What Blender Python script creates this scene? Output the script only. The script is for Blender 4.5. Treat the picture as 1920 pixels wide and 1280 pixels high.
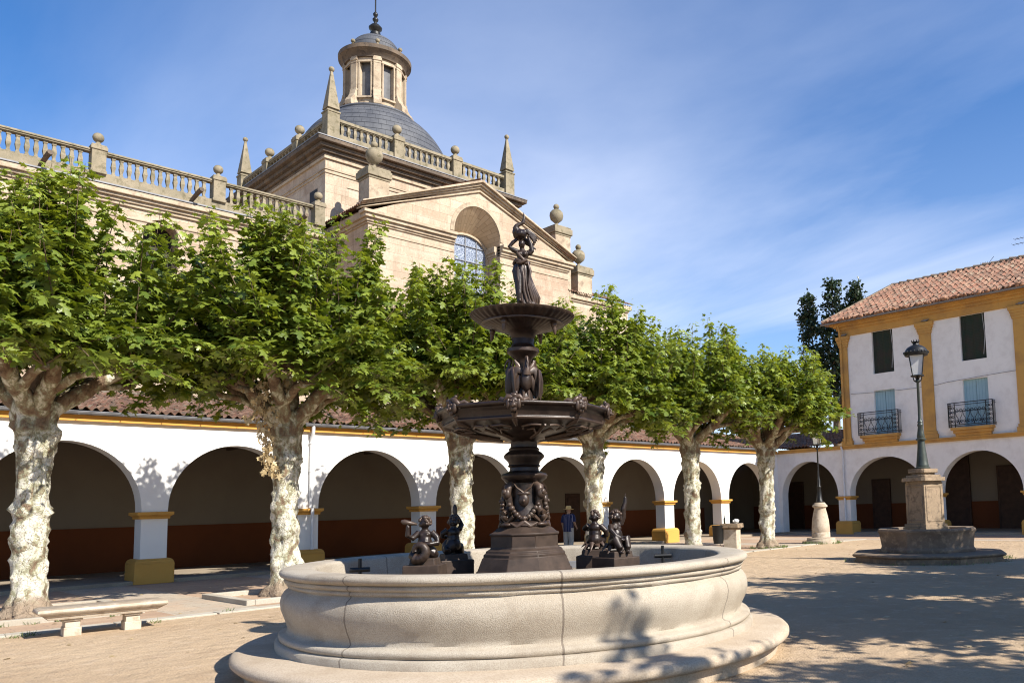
import bpy, bmesh, math, random
import numpy as np
from mathutils import Vector, Matrix, noise as mnoise

for o in list(bpy.data.objects):
    bpy.data.objects.remove(o)
S = bpy.context.scene
COL = S.collection
R_ = math.radians
PI = math.pi

# ------------------------------------------------------------------ camera
cd = bpy.data.cameras.new('camera')
cam = bpy.data.objects.new('camera', cd)
COL.objects.link(cam)
right = Vector((0.7423475, 0.6694369, -0.0278281))
down = Vector((-0.0847167, 0.0525812, -0.9950167))
fwd = Vector((-0.6646376, 0.7410057, 0.0957460))
M = Matrix((( right.x, -down.x, -fwd.x, 0), (right.y, -down.y, -fwd.y, 0), (right.z, -down.z, -fwd.z, 1.68), (0, 0, 0, 1)))
cam.matrix_world = M
cd.sensor_width = 36
cd.lens = 36 * 1522 / 1920
cd.shift_x = -300 / 1920
cd.shift_y = 160 / 1920
cd.clip_start = 0.1
cd.clip_end = 3000
S.camera = cam

# ------------------------------------------------------------------ light
SUN = Vector((1.15, 0.18, 1.0)).normalized()
sun_el = math.asin(SUN.z)
sun_az = math.atan2(SUN.y, SUN.x)
sl = bpy.data.lights.new('sun', 'SUN')
sl.energy = 5.0
sl.angle = R_(0.53)
sl.color = (1.0, 0.955, 0.87)
so = bpy.data.objects.new('sun', sl)
COL.objects.link(so)
so.rotation_euler = (-SUN).to_track_quat('-Z', 'Y').to_euler()
so.location = (20, 5, 30)

W = bpy.data.worlds.new('World')
S.world = W
W.use_nodes = True
wt = W.node_tree
wt.nodes.clear()


def nd(nt, typ, ins=None, **props):
    n = nt.nodes.new(typ)
    for k, v in props.items():
        setattr(n, k, v)
    for k, v in (ins or {}).items():
        s = n.inputs[k]
        if hasattr(v, 'is_output') or isinstance(v, bpy.types.NodeSocket):
            nt.links.new(v, s)
        else:
            if isinstance(v, (tuple, list)) and len(v) == 3 and s.type == 'RGBA':
                v = (*v, 1)
            s.default_value = v
    return n


def ramp(nt, fac, stops, interp='LINEAR'):
    n = nt.nodes.new('ShaderNodeValToRGB')
    n.color_ramp.interpolation = interp
    el = n.color_ramp.elements
    while len(el) > 1:
        el.remove(el[-1])
    el[0].position = stops[0][0]
    for i, (p, c) in enumerate(stops):
        e = el[0] if i == 0 else el.new(p)
        e.color = (*c, 1) if isinstance(c, (tuple, list)) else (c, c, c, 1)
    nt.links.new(fac, n.inputs[0])
    return n.outputs[0]


def mixc(nt, fac, a, b, blend='MIX'):
    n = nt.nodes.new('ShaderNodeMix')
    n.data_type = 'RGBA'
    n.blend_type = blend
    for i, v in ((0, fac), (6, a), (7, b)):
        if isinstance(v, bpy.types.NodeSocket):
            nt.links.new(v, n.inputs[i])
        else:
            n.inputs[i].default_value = (*v, 1) if isinstance(v, (tuple, list)) else v
    return n.outputs[2]


def mth(nt, op, a, b=0.0, clamp=False):
    n = nt.nodes.new('ShaderNodeMath')
    n.operation = op
    n.use_clamp = clamp
    for i, v in ((0, a), (1, b)):
        if isinstance(v, bpy.types.NodeSocket):
            nt.links.new(v, n.inputs[i])
        else:
            n.inputs[i].default_value = v
    return n.outputs[0]


sky = nd(wt, 'ShaderNodeTexSky', sky_type='NISHITA', sun_disc=False, sun_elevation=sun_el,
         sun_rotation=PI / 2 - sun_az, altitude=700, air_density=1.0, dust_density=0.35, ozone_density=2.5)
tc = nd(wt, 'ShaderNodeTexCoord')
sep = nd(wt, 'ShaderNodeSeparateXYZ', {0: tc.outputs['Generated']})
zz = mth(wt, 'MAXIMUM', sep.outputs[2], 0.03)
px = mth(wt, 'DIVIDE', sep.outputs[0], mth(wt, 'ADD', zz, 0.12))
py = mth(wt, 'DIVIDE', sep.outputs[1], mth(wt, 'ADD', zz, 0.12))
cv = nd(wt, 'ShaderNodeCombineXYZ', {0: px, 1: py, 2: 0.0})
mp = nd(wt, 'ShaderNodeMapping', {0: cv.outputs[0], 'Rotation': (0, 0, 0.5), 'Scale': (0.5, 1.15, 1)})
n1 = nd(wt, 'ShaderNodeTexNoise', {'Vector': mp.outputs[0], 'Scale': 0.9, 'Detail': 8.0, 'Roughness': 0.55, 'Distortion': 0.35})
n2 = nd(wt, 'ShaderNodeTexNoise', {'Vector': cv.outputs[0], 'Scale': 0.55, 'Detail': 3.0, 'Roughness': 0.5})
cl = ramp(wt, mth(wt, 'MULTIPLY', n1.outputs[0], mth(wt, 'ADD', n2.outputs[0], 0.5)), [(0.36, 0.0), (0.75, 0.85)])
side_ = ramp(wt, sep.outputs[1], [(0.1, 0.30), (0.6, 1.0)])
low = ramp(wt, sep.outputs[2], [(0.0, 1.0), (0.25, 0.7), (0.45, 0.25), (0.7, 0.05)])
cf = mth(wt, 'ADD', mth(wt, 'MULTIPLY', cl, mth(wt, 'ADD', low, 0.20)), mth(wt, 'MULTIPLY', low, 0.27), True)
cf = mth(wt, 'MULTIPLY', cf, side_)
hs = nd(wt, 'ShaderNodeHueSaturation', {'Hue': 0.506, 'Saturation': 1.38, 'Value': 1.28, 'Color': sky.outputs[0]})
skc = mixc(wt, cf, hs.outputs[0], (7.0, 7.6, 9.2))
bg = nd(wt, 'ShaderNodeBackground', {'Color': skc, 'Strength': 0.080})
wo = nd(wt, 'ShaderNodeOutputWorld', {'Surface': bg.outputs[0]})

S.view_settings.view_transform = 'Standard'
S.view_settings.look = 'None'
S.view_settings.exposure = 0.82
S.view_settings.gamma = 1.0
S.cycles.use_denoising = True
S.cycles.filter_width = 1.1
S.cycles.max_bounces = 5
S.cycles.diffuse_bounces = 3
S.cycles.transparent_max_bounces = 6


# ------------------------------------------------------------------ materials
def material(name, fn, rough=0.85, spec=0.3, metal=0.0):
    m = bpy.data.materials.new(name)
    m.use_nodes = True
    nt = m.node_tree
    nt.nodes.clear()
    out = nt.nodes.new('ShaderNodeOutputMaterial')
    b = nt.nodes.new('ShaderNodeBsdfPrincipled')
    b.inputs['Roughness'].default_value = rough
    b.inputs['Specular IOR Level'].default_value = spec
    b.inputs['Metallic'].default_value = metal
    nt.links.new(b.outputs[0], out.inputs[0])
    c, h = fn(nt, b)
    if isinstance(c, bpy.types.NodeSocket):
        nt.links.new(c, b.inputs['Base Color'])
    elif c is not None:
        b.inputs['Base Color'].default_value = (*c, 1)
    if h is not None:
        hs_, strength, dist = h
        bp = nd(nt, 'ShaderNodeBump', {'Strength': strength, 'Distance': dist, 'Height': hs_})
        nt.links.new(bp.outputs[0], b.inputs['Normal'])
    return m


def wpos(nt):
    return nd(nt, 'ShaderNodeNewGeometry').outputs['Position']


def opos(nt):
    return nd(nt, 'ShaderNodeTexCoord').outputs['Object']


def noi(nt, vec, scale, detail=4.0, rough=0.55, dist=0.0):
    return nd(nt, 'ShaderNodeTexNoise', {'Vector': vec, 'Scale': scale, 'Detail': detail, 'Roughness': rough, 'Distortion': dist}).outputs[0]


def wall_uv(nt, p):
    g = nd(nt, 'ShaderNodeNewGeometry')
    sp = nd(nt, 'ShaderNodeSeparateXYZ', {0: p})
    sn = nd(nt, 'ShaderNodeSeparateXYZ', {0: g.outputs['True Normal']})
    k = mth(nt, 'GREATER_THAN', mth(nt, 'ABSOLUTE', sn.outputs[0]), 0.6)
    u = mth(nt, 'ADD', mth(nt, 'MULTIPLY', sp.outputs[1], k), mth(nt, 'MULTIPLY', sp.outputs[0], mth(nt, 'SUBTRACT', 1.0, k)))
    return nd(nt, 'ShaderNodeCombineXYZ', {0: u, 1: sp.outputs[2], 2: 0.0}).outputs[0], sp


def m_stone(name, c1, c2, c3=None, scale=1.5, speck=60.0, rough=0.9, bump=0.4, dist=0.01, obj=False, lo=0.42, hi=0.62):
    def fn(nt, b):
        p = opos(nt) if obj else wpos(nt)
        a = noi(nt, p, scale, 6)
        c = mixc(nt, ramp(nt, a, [(lo, 0.0), (hi, 1.0)]), c1, c2)
        s = noi(nt, p, speck, 2)
        c = mixc(nt, ramp(nt, s, [(0.3, 0.45), (0.7, 0.0)]), c, tuple(x * 0.55 for x in c1))
        if c3:
            d = noi(nt, p, scale * 2.7, 8, 0.65)
            c = mixc(nt, ramp(nt, d, [(0.50, 0.0), (0.66, 1.0)]), c, c3)
            nz = nd(nt, 'ShaderNodeSeparateXYZ', {0: nd(nt, 'ShaderNodeNewGeometry').outputs['True Normal']}).outputs[2]
            c = mixc(nt, mth(nt, 'MULTIPLY', ramp(nt, nz, [(0.45, 0.0), (0.8, 0.85)]), ramp(nt, d, [(0.35, 0.4), (0.5, 1.0)])), c, tuple(x * 0.7 for x in c3))
        return c, (mixc(nt, 0.5, s, a), bump, dist)
    return material(name, fn, rough)


def m_blocks(name, c1, c2, mortar, w=1.0, h=0.45, stain=(0.3, 0.2, 0.12)):
    def fn(nt, b):
        p = wpos(nt)
        uv, sp = wall_uv(nt, p)
        br = nd(nt, 'ShaderNodeTexBrick', {'Vector': uv, 'Color1': c1, 'Color2': c2, 'Mortar': mortar, 'Scale': 1.0, 'Mortar Size': 0.009,
                                           'Mortar Smooth': 0.3, 'Bias': -0.1, 'Brick Width': w, 'Row Height': h}, offset=0.47, squash=0.8, squash_frequency=3)
        a = noi(nt, p, 0.35, 6, 0.6)
        c = mixc(nt, ramp(nt, a, [(0.40, 0.0), (0.66, 0.7)]), br.outputs[0], stain)
        mpz = nd(nt, 'ShaderNodeMapping', {0: p, 'Scale': (1.0, 1.0, 0.10)})
        st = noi(nt, mpz.outputs[0], 2.2, 7, 0.7)
        c = mixc(nt, ramp(nt, st, [(0.52, 0.0), (0.72, 0.55)]), c, tuple(x * 0.55 for x in stain))
        hb = noi(nt, nd(nt, 'ShaderNodeMapping', {0: p, 'Scale': (0.12, 0.12, 1.6)}).outputs[0], 1.4, 4, 0.6)
        c = mixc(nt, ramp(nt, hb, [(0.50, 0.0), (0.68, 0.35)]), c, (0.62, 0.53, 0.42))
        e = noi(nt, p, 2.2, 6, 0.65)
        c = mixc(nt, ramp(nt, e, [(0.5, 0.0), (0.75, 0.55)]), c, tuple(x * 1.12 for x in c1))
        s = noi(nt, p, 14, 3)
        c = mixc(nt, ramp(nt, s, [(0.3, 0.3), (0.6, 0.0)]), c, tuple(x * 0.6 for x in stain))
        hh = mixc(nt, 0.6, br.outputs[1], s)
        return c, (mth(nt, 'SUBTRACT', mth(nt, 'MULTIPLY', s, 0.5), br.outputs[1]), 0.5, 0.02)
    return material(name, fn, 0.9)


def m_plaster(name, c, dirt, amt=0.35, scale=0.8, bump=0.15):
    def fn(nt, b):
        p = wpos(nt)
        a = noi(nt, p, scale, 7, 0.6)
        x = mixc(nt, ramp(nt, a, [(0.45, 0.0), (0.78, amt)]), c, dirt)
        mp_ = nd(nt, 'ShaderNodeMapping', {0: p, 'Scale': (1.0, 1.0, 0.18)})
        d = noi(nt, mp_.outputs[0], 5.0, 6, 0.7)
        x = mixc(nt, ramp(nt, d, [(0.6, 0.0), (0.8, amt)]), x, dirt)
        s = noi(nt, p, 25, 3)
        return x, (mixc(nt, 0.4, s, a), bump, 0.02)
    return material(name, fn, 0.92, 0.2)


def m_plain(name, c, rough=0.6, metal=0.0, spec=0.4, var=0.25, scale=3.0, obj=False, bump=0.0):
    def fn(nt, b):
        p = opos(nt) if obj else wpos(nt)
        a = noi(nt, p, scale, 5, 0.6)
        x = mixc(nt, ramp(nt, a, [(0.35, 0.0), (0.7, 1.0)]), tuple(min(1, v * (1 + var)) for v in c), tuple(v * (1 - var) for v in c))
        return x, ((a, bump, 0.01) if bump else None)
    return material(name, fn, rough, spec, metal)


def f_ground(nt, b):
    p = wpos(nt)
    a = noi(nt, p, 0.22, 6, 0.6)
    c = mixc(nt, ramp(nt, a, [(0.36, 0.0), (0.66, 1.0)]), (0.54, 0.405, 0.265), (0.45, 0.325, 0.205))
    s = noi(nt, p, 40, 4, 0.7)
    c = mixc(nt, ramp(nt, s, [(0.32, 0.5), (0.6, 0.0)]), c, (0.25, 0.16, 0.10))
    d = noi(nt, p, 3.5, 6, 0.7)
    c = mixc(nt, ramp(nt, d, [(0.52, 0.0), (0.72, 0.6)]), c, (0.60, 0.46, 0.33))
    d2 = noi(nt, p, 1.1, 8, 0.7)
    c = mixc(nt, ramp(nt, d2, [(0.54, 0.0), (0.72, 0.5)]), c, (0.33, 0.225, 0.14))
    vo = nd(nt, 'ShaderNodeTexVoronoi', {'Vector': p, 'Scale': 9.0, 'Randomness': 1.0})
    peb = ramp(nt, vo.outputs[0], [(0.03, 1.0), (0.06, 0.0)])
    c = mixc(nt, mth(nt, 'MULTIPLY', peb, 0.6), c, (0.22, 0.15, 0.1))
    pit_ = nd(nt, 'ShaderNodeTexVoronoi', {'Vector': p, 'Scale': 3.2, 'Randomness': 1.0}, feature='SMOOTH_F1')
    h = mth(nt, 'ADD', mth(nt, 'MULTIPLY', noi(nt, p, 4.0, 5, 0.65), 1.0), mth(nt, 'MULTIPLY', s, 0.35))
    h = mth(nt, 'ADD', h, mth(nt, 'MULTIPLY', pit_.outputs[0], 0.55))
    return c, (h, 0.8, 0.09)


M_GROUND = material('sand', f_ground, 0.95, 0.1)


def f_paving(nt, b):
    p = wpos(nt)
    sp = nd(nt, 'ShaderNodeSeparateXYZ', {0: p})
    y = mth(nt, 'ADD', sp.outputs[1], mth(nt, 'MULTIPLY', sp.outputs[0], 0.0))
    band = mth(nt, 'LESS_THAN', mth(nt, 'FRACT', mth(nt, 'DIVIDE', mth(nt, 'ADD', y, 51.0), 4.3)), 0.32)
    v1 = nd(nt, 'ShaderNodeCombineXYZ', {0: sp.outputs[1], 1: sp.outputs[0], 2: 0.0}).outputs[0]
    br = nd(nt, 'ShaderNodeTexBrick', {'Vector': v1, 'Color1': (0.42, 0.29, 0.19), 'Color2': (0.36, 0.24, 0.16), 'Mortar': (0.24, 0.17, 0.12), 'Scale': 1.0,
                                       'Mortar Size': 0.012, 'Mortar Smooth': 0.2, 'Bias': 0.0, 'Brick Width': 0.9, 'Row Height': 0.16})
    sl_ = nd(nt, 'ShaderNodeTexBrick', {'Vector': v1, 'Color1': (0.44, 0.37, 0.28), 'Color2': (0.38, 0.32, 0.25), 'Mortar': (0.22, 0.17, 0.12), 'Scale': 1.0,
                                        'Mortar Size': 0.008, 'Mortar Smooth': 0.2, 'Bias': 0.0, 'Brick Width': 0.62, 'Row Height': 0.5})
    c = mixc(nt, band, br.outputs[0], sl_.outputs[0])
    a = noi(nt, p, 0.9, 7, 0.65)
    c = mixc(nt, ramp(nt, a, [(0.45, 0.0), (0.68, 0.85)]), c, (0.47, 0.33, 0.22))
    s = noi(nt, p, 30, 3)
    c = mixc(nt, ramp(nt, s, [(0.3, 0.35), (0.6, 0.0)]), c, (0.2, 0.14, 0.1))
    return c, (mth(nt, 'SUBTRACT', s, br.outputs[1]), 0.3, 0.01)


M_PAVE = material('paving', f_paving, 0.9)
M_KERB = m_stone('kerb_stone', (0.47, 0.42, 0.34), (0.38, 0.33, 0.26), None, 1.2, 40)
M_FLOOR = m_stone('arcade_floor', (0.36, 0.29, 0.21), (0.28, 0.22, 0.16), None, 0.7, 30)
M_WHITE = m_plaster('white_plaster', (0.82, 0.80, 0.76), (0.66, 0.60, 0.52), 0.25)
M_WHITE2 = m_plaster('stained_plaster', (0.80, 0.765, 0.71), (0.42, 0.36, 0.31), 0.30, 2.6)
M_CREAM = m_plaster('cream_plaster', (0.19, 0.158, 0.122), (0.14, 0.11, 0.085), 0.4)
M_DADO = m_plaster('dado_paint', (0.13, 0.040, 0.015), (0.07, 0.024, 0.012), 0.5)
M_OCHRE = m_plaster('ochre_paint', (0.61, 0.32, 0.075), (0.38, 0.19, 0.05), 0.5, 1.0)
M_OCHRE2 = m_plaster('weathered_ochre', (0.54, 0.30, 0.085), (0.25, 0.14, 0.07), 0.75, 1.3)
M_CHURCH = m_blocks('sandstone_blocks', (0.56, 0.46, 0.34), (0.44, 0.345, 0.245), (0.32, 0.235, 0.16), stain=(0.36, 0.24, 0.165))
M_CTRIM = m_stone('sandstone_trim', (0.52, 0.42, 0.30), (0.40, 0.31, 0.21), (0.27, 0.20, 0.14), 0.8, 22, bump=0.5, dist=0.02)
M_CDARK = m_stone('weathered_shaded_cornice', (0.13, 0.10, 0.075), (0.20, 0.145, 0.10), (0.07, 0.055, 0.045), 0.9, 16, bump=0.5, dist=0.02)  # weathered stone, darkened further to put the underside's shade into the colour
M_BALUS = m_stone('lichen_stone', (0.32, 0.265, 0.18), (0.235, 0.20, 0.135), (0.14, 0.12, 0.07), 1.3, 25, bump=0.5, dist=0.02)
M_GRAN = None
M_OLDST = m_stone('old_granite', (0.36, 0.26, 0.17), (0.27, 0.20, 0.13), (0.15, 0.11, 0.075), 1.8, 50, bump=0.7, dist=0.02)
M_WELLDK = m_stone('dark_granite', (0.22, 0.165, 0.12), (0.14, 0.105, 0.08), (0.30, 0.22, 0.15), 2.0, 50, bump=0.7, dist=0.02)  # darker brown granite for the step and basin of the octagonal fountain
M_BENCH = m_stone('bench_granite', (0.58, 0.49, 0.38), (0.47, 0.38, 0.28), (0.36, 0.28, 0.2), 2.5, 90, bump=0.5, dist=0.008)


def f_granite(nt, b):
    p = opos(nt)
    sp = nd(nt, 'ShaderNodeSeparateXYZ', {0: p})
    a = noi(nt, p, 1.1, 7, 0.6)
    c = mixc(nt, ramp(nt, a, [(0.4, 0.0), (0.68, 1.0)]), (0.45, 0.395, 0.315), (0.36, 0.305, 0.235))
    s = noi(nt, p, 105, 2, 0.6)
    st2 = noi(nt, p, 2.4, 8, 0.68)
    c = mixc(nt, ramp(nt, st2, [(0.50, 0.0), (0.70, 0.6)]), c, (0.27, 0.22, 0.165))
    c = mixc(nt, ramp(nt, s, [(0.34, 0.6), (0.58, 0.0)]), c, (0.24, 0.19, 0.14))
    mpv = nd(nt, 'ShaderNodeMapping', {0: p, 'Scale': (1.0, 1.0, 0.15)})
    d = noi(nt, mpv.outputs[0], 4.0, 6, 0.7)
    c = mixc(nt, ramp(nt, d, [(0.58, 0.0), (0.8, 0.5)]), c, (0.36, 0.29, 0.21))
    an = mth(nt, 'ARCTAN2', sp.outputs[1], sp.outputs[0])
    wob = mth(nt, 'MULTIPLY', mth(nt, 'SUBTRACT', noi(nt, p, 2.5, 4), 0.5), 0.018)
    fr = mth(nt, 'FRACT', mth(nt, 'ADD', mth(nt, 'DIVIDE', mth(nt, 'ADD', an, wob), 2 * PI / 8.0), 0.3444))
    seam = mth(nt, 'LESS_THAN', mth(nt, 'ABSOLUTE', mth(nt, 'SUBTRACT', fr, 0.5)), 0.0045)
    c = mixc(nt, mth(nt, 'MULTIPLY', seam, 0.75), c, (0.14, 0.11, 0.085))
    h = mth(nt, 'SUBTRACT', mixc(nt, 0.3, s, a), mth(nt, 'MULTIPLY', seam, 1.0))
    return c, (h, 0.6, 0.012)


M_GRAN = material('granite', f_granite, 0.9, 0.2)


def f_step(nt, b):
    p = opos(nt)
    a = noi(nt, p, 1.6, 7, 0.62)
    c = mixc(nt, ramp(nt, a, [(0.4, 0.0), (0.65, 1.0)]), (0.47, 0.385, 0.29), (0.40, 0.315, 0.225))
    s = noi(nt, p, 60, 2, 0.6)
    c = mixc(nt, ramp(nt, s, [(0.34, 0.45), (0.58, 0.0)]), c, (0.26, 0.19, 0.13))
    return c, (s, 0.5, 0.01)


M_STEP = material('worn_step', f_step, 0.92, 0.15)


def f_bronze(nt, b):
    p = opos(nt)
    a = noi(nt, p, 6.0, 6, 0.6)
    c = mixc(nt, ramp(nt, a, [(0.38, 0.0), (0.65, 1.0)]), (0.014, 0.008, 0.006), (0.034, 0.020, 0.014))
    pt = nd(nt, 'ShaderNodeNewGeometry').outputs['Pointiness']
    c = mixc(nt, ramp(nt, pt, [(0.53, 0.0), (0.62, 0.6)]), c, (0.11, 0.070, 0.048))
    pa = noi(nt, p, 3.0, 7, 0.7)
    c = mixc(nt, ramp(nt, pa, [(0.58, 0.0), (0.72, 0.35)]), c, (0.085, 0.080, 0.062))
    d = noi(nt, p, 45, 3)
    nt.links.new(ramp(nt, a, [(0.3, 0.30), (0.7, 0.52)]), b.inputs['Roughness'])
    return c, (d, 0.25, 0.004)


M_BRONZE = material('dark_bronze', f_bronze, 0.45, 0.45, 0.15)
M_PED = m_plain('iron_pedestal', (0.048, 0.031, 0.022), 0.6, 0.15, 0.35, 0.3, 8, True, 0.2)
M_IRON = m_plain('black_iron', (0.018, 0.018, 0.018), 0.45, 0.4, 0.5, 0.2, 8)
M_LAMPG = m_plain('green_grey_iron', (0.050, 0.060, 0.050), 0.45, 0.3, 0.5, 0.25, 8)
M_LGLASS = m_plain('milk_glass', (0.62, 0.62, 0.60), 0.35, 0, 0.5, 0.05, 2)
M_LEAD = None
M_ZINC = m_plain('zinc', (0.20, 0.20, 0.21), 0.6, 0.3, 0.5, 0.2, 3)
M_DARK = m_plain('dark_opening', (0.018, 0.014, 0.012), 0.7)
M_DOOR = m_plain('dark_brown_door', (0.045, 0.022, 0.014), 0.6, 0, 0.3, 0.3, 4)
M_PIPEW = m_plain('white_pipe', (0.68, 0.68, 0.68), 0.45, 0, 0.4, 0.06, 3)


def f_lead(nt, b):
    p = wpos(nt)
    sp = nd(nt, 'ShaderNodeSeparateXYZ', {0: p})
    fr = mth(nt, 'FRACT', mth(nt, 'DIVIDE', sp.outputs[2], 0.40))
    lap = mth(nt, 'LESS_THAN', fr, 0.13)
    an = mth(nt, 'ARCTAN2', mth(nt, 'SUBTRACT', sp.outputs[1], 25.05), mth(nt, 'ADD', sp.outputs[0], 47.6))
    row = mth(nt, 'FLOOR', mth(nt, 'DIVIDE', sp.outputs[2], 0.40))
    fa = mth(nt, 'FRACT', mth(nt, 'ADD', mth(nt, 'MULTIPLY', an, 9.0), mth(nt, 'MULTIPLY', row, 0.37)))
    vs = mth(nt, 'LESS_THAN', fa, 0.035)
    a = noi(nt, p, 1.2, 5, 0.6)
    c = mixc(nt, ramp(nt, a, [(0.35, 0.0), (0.7, 1.0)]), (0.065, 0.068, 0.078), (0.11, 0.112, 0.12))
    seam = mth(nt, 'MAXIMUM', lap, mth(nt, 'MULTIPLY', vs, 0.7))
    c = mixc(nt, seam, c, (0.02, 0.021, 0.026))
    return c, (mth(nt, 'SUBTRACT', fr, mth(nt, 'MULTIPLY', vs, 0.6)), 0.7, 0.08)


M_LEAD = material('lead_sheet', f_lead, 0.62, 0.3, 0.0)


def f_tile(nt, b):
    at = nd(nt, 'ShaderNodeAttribute', attribute_name='tint')
    c = ramp(nt, at.outputs['Fac'], [(0.0, (0.12, 0.07, 0.048)), (0.25, (0.22, 0.11, 0.072)), (0.55, (0.27, 0.125, 0.080)), (0.8, (0.33, 0.19, 0.125)), (1.0, (0.28, 0.22, 0.155))])
    p = wpos(nt)
    a = noi(nt, p, 5.0, 6, 0.65)
    c = mixc(nt, ramp(nt, a, [(0.44, 0.0), (0.62, 0.75)]), c, (0.15, 0.115, 0.085))
    return c, (noi(nt, p, 30, 3), 0.3, 0.01)


M_TILE = material('clay_tile', f_tile, 0.9, 0.2)


def m_leaf(name, dark, light, trans):
    m = bpy.data.materials.new(name)
    m.use_nodes = True
    nt = m.node_tree
    nt.nodes.clear()
    out = nt.nodes.new('ShaderNodeOutputMaterial')
    at = nd(nt, 'ShaderNodeAttribute', attribute_name='tint')
    c = ramp(nt, at.outputs['Fac'], [(0.0, dark), (0.75, light), (1.0, tuple(min(1, v * 1.2) for v in light))])
    b = nd(nt, 'ShaderNodeBsdfPrincipled', {'Base Color': c, 'Roughness': 0.4, 'Specular IOR Level': 0.5})
    hsv = nd(nt, 'ShaderNodeHueSaturation', {'Hue': 0.485, 'Saturation': 1.1, 'Value': 1.5, 'Color': c})
    t = nd(nt, 'ShaderNodeBsdfTranslucent', {'Color': hsv.outputs[0]})
    mx = nd(nt, 'ShaderNodeMixShader', {0: trans, 1: b.outputs[0], 2: t.outputs[0]})
    nt.links.new(mx.outputs[0], out.inputs[0])
    return m


M_LEAF = m_leaf('plane_leaf', (0.050, 0.090, 0.011), (0.25, 0.30, 0.042), 0.30)
M_LEAFD = m_leaf('poplar_leaf', (0.018, 0.034, 0.014), (0.035, 0.058, 0.022), 0.15)
M_DEADL = m_leaf('dead_leaf', (0.30, 0.215, 0.105), (0.48, 0.38, 0.21), 0.25)
M_GRASS = m_leaf('weed_leaf', (0.06, 0.10, 0.025), (0.15, 0.19, 0.06), 0.3)
M_TWIG = m_plain('twig', (0.13, 0.095, 0.06), 0.9, 0, 0.1, 0.3, 10, True)


def f_bark(nt, b):
    p = opos(nt)
    sp = nd(nt, 'ShaderNodeSeparateXYZ', {0: p})
    mpv = nd(nt, 'ShaderNodeMapping', {0: p, 'Scale': (1.3, 1.3, 0.9)})
    a = noi(nt, mpv.outputs[0], 3.2, 6, 0.6, 0.5)
    up = mth(nt, 'MULTIPLY', mth(nt, 'SUBTRACT', sp.outputs[2], 2.0), 0.055, True)
    up = mth(nt, 'MINIMUM', up, 0.20)
    f = mth(nt, 'ADD', a, up)
    a2 = noi(nt, mpv.outputs[0], 9.0, 6, 0.65, 0.3)
    f = mth(nt, 'ADD', f, mth(nt, 'MULTIPLY', mth(nt, 'SUBTRACT', a2, 0.5), 0.25))
    nc = nd(nt, 'ShaderNodeTexNoise', {'Vector': p, 'Scale': 6.0, 'Detail': 4.0}).outputs[1]
    dv = nd(nt, 'ShaderNodeVectorMath', {0: nc, 1: (0.24, 0.24, 0.16)}, operation='MULTIPLY').outputs[0]
    pv = nd(nt, 'ShaderNodeVectorMath', {0: nd(nt, 'ShaderNodeMapping', {0: p, 'Scale': (1.0, 1.0, 0.6)}).outputs[0], 1: dv}, operation='ADD').outputs[0]
    vb = nd(nt, 'ShaderNodeTexVoronoi', {'Vector': pv, 'Scale': 7.5})
    ve = nd(nt, 'ShaderNodeTexVoronoi', {'Vector': pv, 'Scale': 7.5}, feature='DISTANCE_TO_EDGE')
    cellr = nd(nt, 'ShaderNodeSeparateXYZ', {0: vb.outputs['Color']}).outputs[0]
    f = mth(nt, 'ADD', f, mth(nt, 'MULTIPLY', mth(nt, 'SUBTRACT', cellr, 0.5), 0.11))
    edge = ramp(nt, ve.outputs[0], [(0.0, 1.0), (0.05, 0.0)])
    c = ramp(nt, f, [(0.34, (0.64, 0.61, 0.53)), (0.47, (0.58, 0.55, 0.45)), (0.53, (0.47, 0.45, 0.33)), (0.56, (0.29, 0.28, 0.18)), (0.62, (0.25, 0.20, 0.13)), (0.67, (0.20, 0.135, 0.088)), (0.80, (0.12, 0.08, 0.052))])
    g = noi(nt, p, 22, 5, 0.65)
    c = mixc(nt, ramp(nt, g, [(0.54, 0.0), (0.64, 0.8)]), c, (0.22, 0.16, 0.10))
    foot = ramp(nt, mth(nt, 'ADD', sp.outputs[2], mth(nt, 'MULTIPLY', a, 0.5)), [(0.50, 1.0), (0.66, 0.0)])
    c = mixc(nt, mth(nt, 'MULTIPLY', edge, 0.16), c, (0.20, 0.15, 0.10))
    c = mixc(nt, foot, c, mixc(nt, g, (0.20, 0.145, 0.10), (0.36, 0.28, 0.20)))
    return c, (mth(nt, 'SUBTRACT', mth(nt, 'ADD', g, mth(nt, 'MULTIPLY', cellr, 0.8)), mth(nt, 'MULTIPLY', edge, 0.3)), 0.9, 0.03)


M_BARK = material('plane_bark', f_bark, 0.9, 0.15)


def f_blind(nt, b):
    p = wpos(nt)
    sp = nd(nt, 'ShaderNodeSeparateXYZ', {0: p})
    w = mth(nt, 'FRACT', mth(nt, 'MULTIPLY', sp.outputs[2], 14.0))
    a = noi(nt, p, 2.0, 4)
    c = mixc(nt, ramp(nt, a, [(0.4, 0.0), (0.65, 1.0)]), (0.016, 0.028, 0.018), (0.030, 0.026, 0.020))
    return c, (w, 0.6, 0.02)


M_BLIND = material('green_blind', f_blind, 0.7)


def f_blue(nt, b):
    p = wpos(nt)
    sp = nd(nt, 'ShaderNodeSeparateXYZ', {0: p})
    w = mth(nt, 'FRACT', mth(nt, 'MULTIPLY', sp.outputs[0], 7.0))
    ln = mth(nt, 'LESS_THAN', w, 0.1)
    a = noi(nt, p, 3, 5)
    c = mixc(nt, ramp(nt, a, [(0.4, 0.0), (0.7, 1.0)]), (0.27, 0.42, 0.47), (0.32, 0.46, 0.50))
    c = mixc(nt, mth(nt, 'MULTIPLY', ln, 0.6), c, (0.09, 0.17, 0.22))
    return c, (ln, -0.3, 0.01)


M_BLUE = material('blue_shutter', f_blue, 0.6)


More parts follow.
